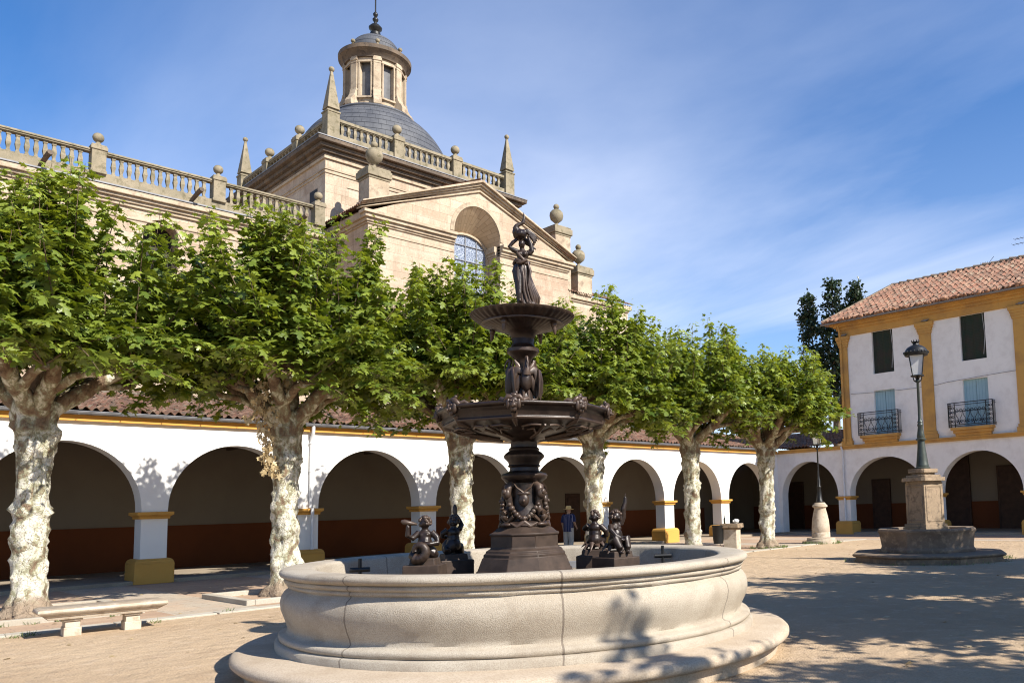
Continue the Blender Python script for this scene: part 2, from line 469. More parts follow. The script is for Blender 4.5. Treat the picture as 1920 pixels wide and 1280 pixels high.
def f_leadglass(nt, b):
    p = wpos(nt)
    uv, sp = wall_uv(nt, p)
    vo = nd(nt, 'ShaderNodeTexVoronoi', {'Vector': uv, 'Scale': 7.0}, feature='DISTANCE_TO_EDGE')
    e = ramp(nt, vo.outputs[0], [(0.03, 1.0), (0.07, 0.0)])
    c = mixc(nt, e, (0.16, 0.19, 0.25), (0.42, 0.46, 0.55))
    return c, None


M_LGL = material('leaded_glass', f_leadglass, 0.25, 0.5)
M_LOUV = m_plain('grey_louvre', (0.12, 0.12, 0.125), 0.6, 0, 0.3, 0.3, 1.5)


# ------------------------------------------------------------------ mesh helpers
class MB:
    def __init__(s):
        s.v = []; s.f = []; s.m = []; s.t = []; s.cur = 0

    def add(s, vs, fs):
        o = len(s.v)
        s.v.extend([tuple(map(float, p)) for p in vs])
        for f in fs:
            s.f.append([i + o for i in f]); s.m.append(s.cur)
        return s

    def box(s, a, b):
        x0, y0, z0 = a; x1, y1, z1 = b
        return s.add([(x0, y0, z0), (x1, y0, z0), (x1, y1, z0), (x0, y1, z0), (x0, y0, z1), (x1, y0, z1), (x1, y1, z1), (x0, y1, z1)],
                     [(3, 2, 1, 0), (4, 5, 6, 7), (0, 1, 5, 4), (1, 2, 6, 5), (2, 3, 7, 6), (3, 0, 4, 7)])

    def obox(s, c, sz, rz=0.0, taper=1.0):
        cx, cy, cz = c; hx, hy, hz = sz[0] / 2, sz[1] / 2, sz[2] / 2
        vs = []
        for z, k in ((-hz, 1.0), (hz, taper)):
            for x, y in ((-hx, -hy), (hx, -hy), (hx, hy), (-hx, hy)):
                X, Y = x * k, y * k
                vs.append((cx + X * math.cos(rz) - Y * math.sin(rz), cy + X * math.sin(rz) + Y * math.cos(rz), cz + z))
        return s.add(vs, [(3, 2, 1, 0), (4, 5, 6, 7), (0, 1, 5, 4), (1, 2, 6, 5), (2, 3, 7, 6), (3, 0, 4, 7)])

    def lathe(s, prof, n=32, c=(0, 0, 0), rot=0.0, rf=None, cap=True):
        vs = []; fs = []
        for i, (r, z) in enumerate(prof):
            for k in range(n):
                a = rot + 2 * PI * k / n
                q = rf(a, i, r) if rf else r
                vs.append((c[0] + q * math.cos(a), c[1] + q * math.sin(a), c[2] + z))
        for i in range(len(prof) - 1):
            for k in range(n):
                k2 = (k + 1) % n
                fs.append((i * n + k, i * n + k2, (i + 1) * n + k2, (i + 1) * n + k))
        if cap:
            if prof[0][0] > 1e-4: fs.append(tuple(range(n))[::-1])
            if prof[-1][0] > 1e-4: fs.append(tuple((len(prof) - 1) * n + k for k in range(n)))
        return s.add(vs, fs)

    def rings(s, rings, cap=True):
        n = len(rings[0]); fs = []
        vs = [p for r in rings for p in r]
        for i in range(len(rings) - 1):
            for k in range(n):
                k2 = (k + 1) % n
                fs.append((i * n + k, i * n + k2, (i + 1) * n + k2, (i + 1) * n + k))
        if cap:
            fs.append(tuple(range(n))[::-1]); fs.append(tuple((len(rings) - 1) * n + k for k in range(n)))
        return s.add(vs, fs)

    def tube(s, pts, rads, n=8, cap=True, flat=1.0, fw=1.0):
        pts = [Vector(p) for p in pts]
        if not isinstance(rads, (list, tuple)): rads = [rads] * len(pts)
        rings = []; up = None
        for i, p in enumerate(pts):
            t = (pts[min(i + 1, len(pts) - 1)] - pts[max(i - 1, 0)])
            t = t.normalized() if t.length > 1e-9 else Vector((0, 0, 1))
            if up is None:
                up = Vector((0, 0, 1)) if abs(t.z) < 0.9 else Vector((1, 0, 0))
            u = (up - t * up.dot(t))
            u = u.normalized() if u.length > 1e-6 else t.orthogonal().normalized()
            w = t.cross(u); up = u
            rings.append([p + (u * math.cos(2 * PI * k / n) * flat + w * math.sin(2 * PI * k / n) * fw) * rads[i] for k in range(n)])
        return s.rings(rings, cap)

    def ell(s, c, r, n=14, m=9, rot=None):
        if not isinstance(r, (tuple, list)): r = (r, r, r)
        mt = rot.to_matrix() if rot is not None else None
        rings = []
        for i in range(m + 1):
            ph = -PI / 2 + PI * i / m
            q = max(math.cos(ph), 0.02)
            ring = []
            for k in range(n):
                a = 2 * PI * k / n
                p = Vector((r[0] * q * math.cos(a), r[1] * q * math.sin(a), r[2] * math.sin(ph)))
                if mt: p = mt @ p
                ring.append(p + Vector(c))
            rings.append(ring)
        return s.rings(rings)

    def prism(s, poly, lo, hi, fn):
        n = len(poly)
        vs = [fn(p[0], p[1], lo) for p in poly] + [fn(p[0], p[1], hi) for p in poly]
        fs = [tuple(range(n))[::-1], tuple(range(n, 2 * n))] + [(i, (i + 1) % n, n + (i + 1) % n, n + i) for i in range(n)]
        return s.add(vs, fs)

    def build(s, name, mats, parent=None, smooth=None, bevel=0.0, seg=2, voxel=0.0, sm_it=0, kind=None, tint=None):
        me = bpy.data.meshes.new(name)
        me.from_pydata(s.v, [], s.f)
        if not isinstance(mats, (list, tuple)): mats = [mats]
        for m in mats: me.materials.append(m)
        if len(mats) > 1: me.polygons.foreach_set('material_index', s.m)
        if not voxel:
            bm = bmesh.new(); bm.from_mesh(me)
            bmesh.ops.recalc_face_normals(bm, faces=bm.faces)
            bm.to_mesh(me); bm.free()
        if smooth is not None:
            me.shade_smooth()
            if smooth < 180: me.set_sharp_from_angle(angle=R_(smooth))
        o = bpy.data.objects.new(name, me)
        COL.objects.link(o)
        if parent is not None: o.parent = parent
        if bevel:
            b = o.modifiers.new('bevel', 'BEVEL'); b.width = bevel; b.segments = seg; b.limit_method = 'ANGLE'; b.angle_limit = R_(40)
        if voxel:
            r = o.modifiers.new('remesh', 'REMESH'); r.mode = 'VOXEL'; r.voxel_size = voxel; r.use_smooth_shade = True
            if sm_it:
                k = o.modifiers.new('smooth', 'SMOOTH'); k.iterations = sm_it; k.factor = 0.5
        if kind: o['kind'] = kind
        return o


def empty(name, loc, label, cat, rz=0.0, group=None):
    o = bpy.data.objects.new(name, None)
    o.empty_display_size = 0.3
    COL.objects.link(o)
    o.location = loc; o.rotation_euler = (0, 0, rz)
    o['label'] = label; o['category'] = cat
    if group: o['group'] = group
    return o


def tag(o, label, cat, group=None):
    o['label'] = label; o['category'] = cat
    if group: o['group'] = group
    return o


def copy_tree(o, parent=None):
    c = o.copy(); COL.objects.link(c)
    if parent is not None: c.parent = parent
    for ch in list(o.children): copy_tree(ch, c)
    return c


def world_part(o, root):
    """parent keeping the part's world-space mesh coordinates (root has no rotation)"""
    o.parent = root
    o.location = -Vector(root.location)
    return o


def arch_wall(mb, fn, s0, s1, ops, spring, rise, top, th, bot=0.0, n=28):
    """wall with arched openings; fn(s, z, d) -> xyz"""
    def q(a, b, c, d): mb.add([a, b, c, d], [(0, 1, 2, 3)])
    edges = [s0] + [e for c, a in ops for e in (c - a, c + a)] + [s1]
    for d in (0.0, th):
        for i in range(0, len(edges), 2):
            q(fn(edges[i], bot, d), fn(edges[i + 1], bot, d), fn(edges[i + 1], spring, d), fn(edges[i], spring, d))
            q(fn(edges[i], spring, d), fn(edges[i + 1], spring, d), fn(edges[i + 1], top, d), fn(edges[i], top, d))
        for c, a in ops:
            P = [(c - a * math.cos(PI * k / n), spring + rise * math.sin(PI * k / n)) for k in range(n + 1)]
            for k in range(n):
                q(fn(P[k][0], P[k][1], d), fn(P[k + 1][0], P[k + 1][1], d), fn(P[k + 1][0], top, d), fn(P[k][0], top, d))
    for c, a in ops:
        P = [(c - a, bot)] + [(c - a * math.cos(PI * k / n), spring + rise * math.sin(PI * k / n)) for k in range(n + 1)] + [(c + a, bot)]
        for k in range(len(P) - 1):
            q(fn(*P[k], 0.0), fn(*P[k + 1], 0.0), fn(*P[k + 1], th), fn(*P[k], th))
    q(fn(s0, top, 0), fn(s1, top, 0), fn(s1, top, th), fn(s0, top, th))
    for e in (s0, s1): q(fn(e, bot, 0), fn(e, top, 0), fn(e, top, th), fn(e, bot, th))


def hole_wall(mb, fn, S_, Z_, holes, depth):
    """rectangular wall with rectangular holes (s0,s1,z0,z1) and reveals going in by depth"""
    ss = sorted(set([S_[0], S_[1]] + [h[i] for h in holes for i in (0, 1)]))
    zs = sorted(set([Z_[0], Z_[1]] + [h[i] for h in holes for i in (2, 3)]))
    for i in range(len(ss) - 1):
        for j in range(len(zs) - 1):
            a, b, c, d = ss[i], ss[i + 1], zs[j], zs[j + 1]
            if any(h[0] <= a and b <= h[1] and h[2] <= c and d <= h[3] for h in holes): continue
            mb.add([fn(a, c, 0), fn(b, c, 0), fn(b, d, 0), fn(a, d, 0)], [(0, 1, 2, 3)])
    for a, b, c, d in holes:
        P = [(a, c), (b, c), (b, d), (a, d)]
        for k in range(4):
            p, r = P[k], P[(k + 1) % 4]
            mb.add([fn(*p, 0), fn(*r, 0), fn(*r, depth), fn(*p, depth)], [(0, 1, 2, 3)])


def tile_roof(name, fn, U, V, parent, root, tw=0.21, tl=0.34, amp=0.045, seed=1, clip=None):
    """barrel tile field; fn(u, v, h) -> xyz, u along the eave, v up the slope"""
    rg = np.random.default_rng(seed)
    nu = int((U[1] - U[0]) / tw); nv = int((V[1] - V[0]) / tl)
    k = 6
    us = np.linspace(0, nu, nu * k + 1)
    hp = amp * np.cos(2 * PI * us)
    jit = rg.normal(0, 0.008, (nu + 1, nv))
    side = rg.normal(0, 0.018, (nu + 1, nv))
    colr = rg.random((2 * nu + 2, nv)) * 0.9
    colr += (rg.random((2 * nu + 2, nv)) > 0.93) * 0.25
    verts = []; faces = []; tint = []
    for j in range(nv):
        for e in (0, 1):
            v = V[0] + (j + e * 1.12) * tl
            for i, u in enumerate(us):
                ti = min(int(round(u)), nu)
                x = U[0] + u * tw + side[ti, j] * math.cos(2 * PI * u)
                h = hp[i] + jit[ti, j] + (0.035 if e == 0 else -0.002) + amp
                verts.append(fn(x, v + jit[ti, j] * 2, h))
    n = len(us)
    for j in range(nv):
        o = j * 2 * n
        for i in range(n - 1):
            if clip and not clip(U[0] + us[i] * tw, V[0] + j * tl): continue
            faces.append((o + i, o + i + 1, o + n + i + 1, o + n + i))
            tint.append(colr[int(2 * (us[i] + us[i + 1]) / 2 + 0.5) % (2 * nu + 2), j])
    # lower lip of each row
    for j in range(nv):
        o = j * 2 * n
        b = len(verts)
        for i, u in enumerate(us):
            p = Vector(verts[o + i]); verts.append((p.x, p.y, p.z - 0.03))
        for i in range(n - 1):
            if clip and not clip(U[0] + us[i] * tw, V[0] + j * tl): continue
            faces.append((b + i, b + i + 1, o + i + 1, o + i)); tint.append(0.0)
    me = bpy.data.meshes.new(name)
    me.from_pydata([tuple(v) for v in verts], [], faces)
    me.materials.append(M_TILE)
    at = me.attributes.new('tint', 'FLOAT', 'FACE')
    at.data.foreach_set('value', np.array(tint, dtype=np.float32))
    me.shade_smooth(); me.set_sharp_from_angle(angle=R_(50))
    ob = bpy.data.objects.new(name, me); COL.objects.link(ob)
    ob.parent = parent
    if root is not None: ob.location = -Vector(root.location)
    return ob


# ------------------------------------------------------------------ ground and paths
mb = MB(); mb.add([(-600, -600, 0), (600, -600, 0), (600, 600, 0), (-600, 600, 0)], [(0, 1, 2, 3)])
mb.build('ground', M_GROUND, kind='structure')
mb = MB(); mb.add([(-24.9, -14, 0.004), (-15.2, -14, 0.004), (-16.0, 8, 0.004), (-17.35, 29.6, 0.004), (-17.4, 31, 0.004), (10, 31, 0.004), (10, 36.1, 0.004), (-24.9, 36.1, 0.004)], [tuple(range(8))])
mb.build('paved_walkway', M_PAVE, kind='structure')
mb = MB()
K = [(-14.8, -14), (-15.62, 2.4), (-15.60, 5.4), (-15.75, 8), (-16.3, 16), (-16.95, 24), (-17.3, 29.6), (-17.1, 31.2)]
pts = K
for i in range(len(K) - 1):
    (x0, y0), (x1, y1) = K[i], K[i + 1]
    L = math.hypot(x1 - x0, y1 - y0); nseg = max(1, int(L / 1.1))
    for k in range(nseg):
        a = k / nseg; b_ = (k + 1) / nseg - 0.012
        xa, ya, xb, yb = x0 + (x1 - x0) * a, y0 + (y1 - y0) * a, x0 + (x1 - x0) * b_, y0 + (y1 - y0) * b_
        mb.prism([(xa, ya), (xb, yb), (xb - 0.34, yb), (xa - 0.34, ya)], -0.02, 0.028, lambda x, y, z: (x, y, z))
mb.build('kerb', M_KERB, kind='structure', bevel=0.008, seg=1)
mb = MB(); mb.box((-30.2, -14, -0.05), (-24.74, 36.0, 0.10)); mb.box((-30.2, 35.94, -0.049), (12, 40.8, 0.098))
mb.build('arcade_floor', M_FLOOR, kind='structure')


def bw(mb, name, mats, root, **k):
    o = mb.build(name, mats, root, **k)
    o.location = -Vector(root.location)
    return o


def link_copy(o, dx, parent=None, label=None):
    c = o.copy(); COL.objects.link(c)
    if parent is not None: c.parent = parent
    c.location = Vector(o.location) + Vector(dx)
    return c


# ------------------------------------------------------------------ left arcade (wall plane x = -24.81)
XW = -24.81
arc = empty('arcade_building', (XW, 15, 0), 'long low white arcade with ochre pier bases and red tile roof behind the plane trees', 'arcade')
PC = [6.924 + 4.081 * k for k in range(-5, 7)] + [35.6]
fnL = lambda s, z, d: (XW - d, s, z)
mb = MB()
ops = [((PC[i] + PC[i + 1]) / 2, (PC[i + 1] - PC[i]) / 2 - 0.31) for i in range(len(PC) - 1)]
ops[-1] = ((PC[-2] + 0.31 + 35.2) / 2, (35.2 - PC[-2] - 0.31) / 2)
arch_wall(mb, fnL, PC[0] - 0.3, 36.0, ops, 1.95, 1.77, 4.36, 0.55, 0.03)
bw(mb, 'wall', M_WHITE, arc)
# pier base and capital (one mesh each, copied)
def pier_base_mesh(w, d):
    m = MB(); m.box((-d / 2, -w / 2, 0.0), (d / 2, w / 2, 0.53))
    k = 0.0
    for z0, z1, i0, i1 in ((0.53, 0.56, 0.0, 0.01), (0.56, 0.62, 0.01, 0.035), (0.62, 0.655, 0.035, 0.09)):
        vs = []
        for z, ins in ((z0, i0), (z1, i1)):
            vs += [(-d / 2 + ins, -w / 2 + ins, z), (d / 2 - ins, -w / 2 + ins, z), (d / 2 - ins, w / 2 - ins, z), (-d / 2 + ins, w / 2 - ins, z)]
        m.add(vs, [(0, 1, 5, 4), (1, 2, 6, 5), (2, 3, 7, 6), (3, 0, 4, 7), (4, 5, 6, 7)])
    return m
def pier_cap_mesh(w, d):
    m = MB()
    for z0, z1, i0, i1 in ((1.70, 1.76, 0.075, 0.07), (1.76, 1.80, 0.07, 0.02), (1.80, 1.885, 0.0, 0.0)):
        vs = []
        for z, ins in ((z0, i0), (z1, i1)):
            vs += [(-d / 2 + ins, -w / 2 + ins, z), (d / 2 - ins, -w / 2 + ins, z), (d / 2 - ins, w / 2 - ins, z), (-d / 2 + ins, w / 2 - ins, z)]
        m.add(vs, [(3, 2, 1, 0), (0, 1, 5, 4), (1, 2, 6, 5), (2, 3, 7, 6), (3, 0, 4, 7), (4, 5, 6, 7)])
    return m
pb = pier_base_mesh(0.93, 0.87).build('pier_base', M_OCHRE, arc, bevel=0.02)
pcp = pier_cap_mesh(0.86, 0.80).build('pier_capital', M_OCHRE, arc, bevel=0.008, seg=1)
first = True
for y in PC[3:-1]:
    loc = Vector((-0.275, y - 15, 0.0))
    for o in (pb, pcp):
        if first: o.location = loc if o is pb else loc
        else:
            c = o.copy(); COL.objects.link(c); c.location = loc
    first = False
mb = MB(); mb.box((XW - 0.3, PC[0], 4.215), (XW + 0.10, 35.9, 4.33)); mb.box((XW - 0.3, PC[0], 4.33), (XW + 0.13, 35.87, 4.365))
bw(mb, 'cornice_band', M_OCHRE, arc)
mb = MB()
prof = [(XW + 0.19 + 0.075 * math.cos(a), 4.44 + 0.075 * math.sin(a)) for a in [PI + PI * k / 8 for k in range(9)]]
for (xa, za), (xb, zb) in zip(prof[:-1], prof[1:]):
    mb.add([(xa, PC[0], za), (xb, PC[0], zb), (xb, 35.6, zb), (xa, 35.6, za)], [(0, 1, 2, 3)])
mb.tube([(XW + 0.265, PC[0], 4.445), (XW + 0.265, 35.6, 4.445)], 0.012, 6)
for k in range(50):
    y = -12 + k * 0.95
    mb.box((XW + 0.10, y, 4.36), (XW + 0.27, y + 0.02, 4.372))
bw(mb, 'gutter', M_ZINC, arc, smooth=40)
mb = MB()
mb.tube([(XW + 0.19, 11.05, 4.40), (XW + 0.19, 11.05, 4.25), (XW + 0.17, 11.05, 4.15), (XW + 0.07, 11.05, 4.02), (XW + 0.06, 11.05, 3.9), (XW + 0.06, 11.05, 1.9)], 0.05, 10)
mb.tube([(XW + 0.20, 11.05, 1.9), (XW + 0.20, 11.05, 0.66)], 0.05, 10)
for z in (3.85, 3.0): mb.tube([(XW + 0.06, 11.05, z), (XW + 0.06, 11.05, z + 0.04)], 0.062, 10)
bw(mb, 'downpipe', M_PIPEW, arc, smooth=40)
tile_roof('roof', lambda u, v, h: (XW + 0.22 - v, u, 4.46 + v * 0.215 + h), (-13, 42), (0, 6.6), arc, arc, seed=3)
mb = MB(); mb.box((-31.0, -14, 0.0), (-30.0, 41, 5.75))
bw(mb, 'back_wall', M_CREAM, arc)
mb = MB(); mb.box((-30.05, -14, 0.03), (-29.975, 25.62, 1.47)); mb.box((-30.05, 26.54, 0.03), (-29.975, 36, 1.47))
bw(mb, 'dado', M_DADO, arc)
mb = MB(); mb.box((-30.04, 25.62, 0.03), (-29.96, 26.54, 2.37))
for z0, z1 in ((0.15, 0.95), (1.1, 2.2)): mb.box((-29.975, 25.74, z0), (-29.94, 26.42, z1))
dr = bw(mb, 'door', M_DOOR, arc, bevel=0.01)
mb = MB(); mb.tube([(-29.93, 25.75, 1.05), (-29.88, 25.75, 1.05), (-29.88, 25.85, 1.05)], 0.015, 6); mb.build('handle', M_IRON, dr)
mb = MB(); mb.box((-30.0, -14, 4.1), (XW - 0.55, 36, 4.2))
for k in range(60): mb.box((-30.0, -13.6 + k * 0.83, 3.97), (XW - 0.56, -13.5 + k * 0.83, 4.1))
bw(mb, 'ceiling', m_plain('ceiling_timber', (0.09, 0.06, 0.04), 0.8), arc)

# ------------------------------------------------------------------ right house (wall plane y = 36)
YW = 36.0
hou = empty('arcaded_house', (-16, YW, 0), 'two-storey white house with ochre pilasters above arches on the right', 'house')
fnR = lambda s, z, d: (s, YW + d, z)
PR = [-20.86, -16.20, -11.83, -7.5, -3.2, 1.1]
mb = MB()
ops = [(-22.88, 1.69)] + [((PR[i] + PR[i + 1]) / 2, (PR[i + 1] - PR[i]) / 2 - 0.33) for i in range(len(PR) - 1)]
arch_wall(mb, fnR, XW + 0.001, 1.5, ops, 1.93, 1.80, 4.30, 0.55, 0.03)
bw(mb, 'arcade_wall', M_WHITE2, hou)
pb2 = pier_base_mesh(0.93, 0.87).build('pier_base', M_OCHRE, hou, bevel=0.02)
pc2 = pier_cap_mesh(0.86, 0.80).build('pier_capital', M_OCHRE, hou, bevel=0.008, seg=1)
for i, x in enumerate([PR[0], PR[1], PR[2], PR[3]]):
    loc = Vector((x + 16, 0.275, 0.0))
    for o in (pb2, pc2):
        if i: o2 = o.copy(); COL.objects.link(o2)
        else: o2 = o
        o2.rotation_euler = (0, 0, PI / 2)
        o2.location = loc
WINS = [(-18.93, -17.82, 7.80, 9.885), (-14.50, -13.36, 7.82, 9.885), (-10.1, -9.0, 7.82, 9.885)]
DOORS = [(-18.96, -17.86, 4.82, 6.96), (-14.53, -13.39, 4.82, 6.96), (-10.1, -9.0, 4.82, 6.96)]
mb = MB()
hole_wall(mb, lambda s, z, d: (s, YW + 0.02 + d, z), (-20.72, 1.5), (4.30, 9.89), WINS + DOORS, 0.30)
mb.box((-20.72, YW + 0.5, 4.3), (1.5, YW + 9, 9.9))
bw(mb, 'upper_wall', M_WHITE2, hou)
for i, (a, b, c, d) in enumerate(WINS):
    m = MB(); m.box((a - 0.02, YW + 0.20, c - 0.02), (b + 0.02, YW + 0.26, d + 0.02))
    w_ = bw(m, 'window', M_DARK, hou)
    m = MB()
    x0, x1 = a + 0.03, b - 0.02
    n = 9
    for k in range(n):
        xa, xb = x0 + (x1 - x0) * k / n, x0 + (x1 - x0) * (k + 1) / n
        ya, yb = YW + 0.13 + 0.02 * math.sin(k * 2.1), YW + 0.13 + 0.02 * math.sin((k + 1) * 2.1)
        m.add([(xa, ya, c + 0.03), (xb, yb, c + 0.03), (xb, yb, d), (xa, ya, d)], [(0, 1, 2, 3)])
    bb = m.build('blind', M_BLIND, w_)
    m = MB(); m.tube([(x1 - 0.1, YW + 0.10, d), (x1 - 0.03, YW + 0.09, (c + d) / 2), (x1 - 0.13, YW + 0.1, c + 0.2)], 0.008, 5); m.build('cord', M_PIPEW, w_)
for i, (a, b, c, d) in enumerate(DOORS):
    m = MB(); mid = (a + b) / 2
    m.box((a, YW + 0.16, c), (mid - 0.006, YW + 0.22, d)); m.box((mid + 0.006, YW + 0.16, c), (b, YW + 0.22, d))
    m.box((a, YW + 0.15, d - 0.07), (b, YW + 0.2, d))
    bw(m, 'shutter_door', M_BLUE, hou, bevel=0.006, seg=1)
# string course, frieze, pilasters
mb = MB(); mb.box((XW + 0.11, YW - 0.10, 4.215), (1.5, YW + 0.01, 4.33)); mb.box((XW + 0.18, YW - 0.15, 4.33), (1.5, YW + 0.01, 4.40))
bw(mb, 'string_course', M_OCHRE2, hou)
mb = MB(); mb.box((-20.74, YW - 0.05, 9.89), (1.5, YW + 0.02, 10.22)); mb.box((-20.80, YW - 0.12, 10.22), (1.5, YW + 0.021, 10.36)); mb.box((-20.9, YW - 0.25, 10.36), (1.5, YW + 0.022, 10.46)); mb.box((-21.05, YW - 0.38, 10.46), (1.5, YW + 0.023, 10.54))
bw(mb, 'frieze', M_OCHRE2, hou)
for xc, w in ((-20.50, 0.42), (-16.17, 0.58), (-11.82, 0.60), (-7.5, 0.6)):
    m = MB(); h = w / 2
    m.box((xc - h, YW - 0.06, 4.75), (xc + h, YW + 0.03, 9.35))
    for z0, z1, e in ((4.405, 4.62, 0.10), (4.62, 4.75, 0.05), (9.35, 9.47, 0.04), (9.47, 9.60, 0.07), (9.60, 9.72, 0.11), (9.72, 9.888, 0.16)):
        m.box((xc - h - e, YW - 0.06 - e * 0.6, z0), (xc + h + e, YW + 0.031, z1))
    bw(m, 'pilaster', M_OCHRE2, hou, bevel=0.01)
    m = MB(); m.ell((xc + 0.1, YW - 0.12, 9.95), (0.14, 0.10, 0.05)); m.tube([(xc - 0.1, YW - 0.1, 9.95), (xc + 0.3, YW - 0.16, 9.98)], 0.02, 6)
    bw(m, 'floodlight', M_ZINC, hou, smooth=60)
# balconies
def spiral(mb, c, r0, r1, turns, a0, sgn, y, rad):
    P = []
    n = int(14 * turns)
    for k in range(n + 1):
        t = k / n; a = a0 + sgn * t * turns * 2 * PI; r = r0 + (r1 - r0) * t
        P.append((c[0] + r * math.cos(a), y, c[1] + r * math.sin(a)))
    mb.tube(P, rad, 4, False)
def balcony(x0, x1, z0, z1):
    m = MB(); m.box((x0 + 0.06, YW - 0.38, z0 - 0.13), (x1 - 0.06, YW, z0)); m.box((x0 + 0.14, YW - 0.28, z0 - 0.27), (x1 - 0.14, YW, z0 - 0.13)); m.box((x0 + 0.2, YW - 0.18, z0 - 0.39), (x1 - 0.2, YW, z0 - 0.27))
    bl = bw(m, 'balcony', M_OCHRE2, hou, bevel=0.01)
    g = MB(); y = YW - 0.36
    for z in (z0 + 0.05, z0 + 0.12, z1 - 0.10, z1):
        g.tube([(x0, y, z), (x1, y, z)], 0.016 if z < z1 else 0.022, 5)
        for x in (x0, x1): g.tube([(x, y, z), (x, YW, z)], 0.014, 5)
    for x in (x0, x0 + 0.3, x1 - 0.3, x1): g.tube([(x, y, z0), (x, y, z1 + 0.01)], 0.022, 6)
    for xs in (x0 + 0.15, x1 - 0.15):
        for k in range(4):
            zc = z0 + 0.26 + k * 0.2
            spiral(g, (xs - 0.06, zc), 0.075, 0.015, 1.3, -0.3, 1, y, 0.013); spiral(g, (xs + 0.06, zc), 0.075, 0.015, 1.3, PI + 0.3, -1, y, 0.013)
    xa, xb = x0 + 0.32, x1 - 0.32; n = 4; w = (xb - xa) / n
    for k in range(n):
        xc = xa + w * (k + 0.5)
        for sg in (-1, 1):
            spiral(g, (xc + sg * w * 0.24, z1 - 0.34), w * 0.24, 0.03, 1.4, PI / 2 + (PI / 2 if sg > 0 else -PI / 2), sg, y, 0.014)
            g.tube([(xc + sg * w * 0.48, y, z1 - 0.34), (xc + sg * w * 0.40, y, z1 - 0.55), (xc + sg * w * 0.12, y, z1 - 0.72), (xc, y, z0 + 0.12)], 0.014, 4)
            spiral(g, (xc + sg * w * 0.3, z0 + 0.27), w * 0.18, 0.03, 1.3, -PI / 2, -sg, y, 0.013)
    for ys in (YW - 0.18,):
        for x in (x0, x1):
            for k in range(3): g.tube([(x, YW - 0.08 - k * 0.1, z0), (x, YW - 0.08 - k * 0.1, z1)], 0.011, 5)
    g.build('railing', M_IRON, bl)
balcony(-19.69, -17.57, 4.80, 5.90)
balcony(-15.12, -13.11, 4.80, 5.90)
balcony(-10.7, -8.6, 4.80, 5.90)
# roof with hip on the left
EV = 35.42
tile_roof('roof', lambda u, v, h: (u, EV + v, 10.60 + v * 0.515 + h), (-21.4, 1.5), (0, 5.15), hou, hou, tw=0.27, tl=0.42, seed=9, amp=0.06, clip=lambda u, v: u > -21.45 + v * 0.31)
mb = MB()
mb.add([(-21.45, 35.4, 10.58), (-19.85, 40.5, 13.2), (-19.85, 46, 13.2), (-21.45, 46, 10.58)], [(0, 1, 2, 3)])
mb.add([(-19.85, 40.5, 13.2), (1.5, 40.5, 13.2), (1.5, 46, 10.5), (-19.85, 46, 10.5)], [(0, 1, 2, 3)])
mb.tube([(-21.4, 35.6, 10.72), (-19.85, 40.5, 13.27)], 0.11, 8)
for k in range(48): mb.tube([(-19.9 + k * 0.45, 40.5, 13.28 + 0.012 * (k % 3)), (-19.42 + k * 0.45, 40.5, 13.24)], [0.12, 0.10], 8)
bw(mb, 'ridge', M_OLDST, hou, smooth=50)
mb = MB(); rg = random.Random(5)
mb.box((-21.35, EV + 0.02, 10.53), (1.5, EV + 0.5, 10.60))
for k in range(700):
    x = rg.uniform(-21.3, 0.5); s = rg.uniform(0.03, 0.10)
    mb.ell((x, EV - 0.02 + rg.uniform(-0.10, 0.12), 10.62 + rg.uniform(-0.03, 0.08)), (s * 1.2, s, s * 0.8), 6, 4)
bw(mb, 'eave_debris', m_stone('crumbled_tile', (0.40, 0.20, 0.11), (0.28, 0.15, 0.09), (0.16, 0.10, 0.07), 6, 30), hou, smooth=180)
mb = MB()
prof = [(EV - 0.02 + 0.075 * math.cos(a), 10.565 + 0.07 * math.sin(a)) for a in [PI + PI * k / 8 for k in range(9)]]
for (ya, za), (yb, zb) in zip(prof[:-1], prof[1:]): mb.add([(-21.4, ya, za), (-21.4, yb, zb), (1.5, yb, zb), (1.5, ya, za)], [(0, 1, 2, 3)])
bw(mb, 'gutter', M_ZINC, hou, smooth=60)
mb = MB(); mb.tube([(-20.62, YW - 0.3, 10.5), (-20.6, YW - 0.16, 10.1), (-20.58, YW - 0.14, 9.6), (-20.58, YW - 0.14, 4.5)], 0.05, 8)
bw(mb, 'ochre_downpipe', M_OCHRE2, hou, smooth=60)
mb = MB(); mb.tube([(-20.8, YW - 0.2, 4.35), (-20.8, YW - 0.09, 4.1), (-20.8, YW - 0.07, 0.7)], 0.05, 8)
bw(mb, 'downpipe', M_PIPEW, hou, smooth=60)
# low roof over the corner arch, left of the house
tile_roof('side_roof', lambda u, v, h: (u, YW - 0.22 + v, 4.46 + v * 0.215 + h), (-31, -20.75), (0, 6.0), hou, hou, seed=4)
mb = MB(); mb.box((-31, 40.8, 0), (3, 41.5, 4.3))
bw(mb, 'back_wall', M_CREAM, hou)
mb = MB(); mb.box((-29.97, 40.76, 0.035), (3, 40.83, 1.45))
bw(mb, 'dado', M_DADO, hou)
for a, b, c in ((-28.7, -26.4, 2.75), (-21.75, -20.85, 2.7), (-17.85, -16.45, 3.7), (-14.9, -13.4, 3.1)):
    m = MB(); m.box((a, 40.70, 0.035), (b, 40.84, c))
    m.box((a - 0.09, 40.68, 0.035), (a, 40.84, c + 0.09)); m.box((b, 40.68, 0.035), (b + 0.09, 40.84, c + 0.09)); m.box((a, 40.68, c), (b, 40.84, c + 0.09))
    d_ = bw(m, 'door', M_DOOR, hou)
    m = MB(); m.ell((b - 0.12, 40.67, 1.05), 0.03, 8, 5); m.build('handle', M_IRON, d_)
mb = MB(); mb.box((XW - 0.55, YW + 0.551, 4.1), (3, 40.8, 4.2))
bw(mb, 'ceiling', bpy.data.materials['ceiling_timber'], hou)
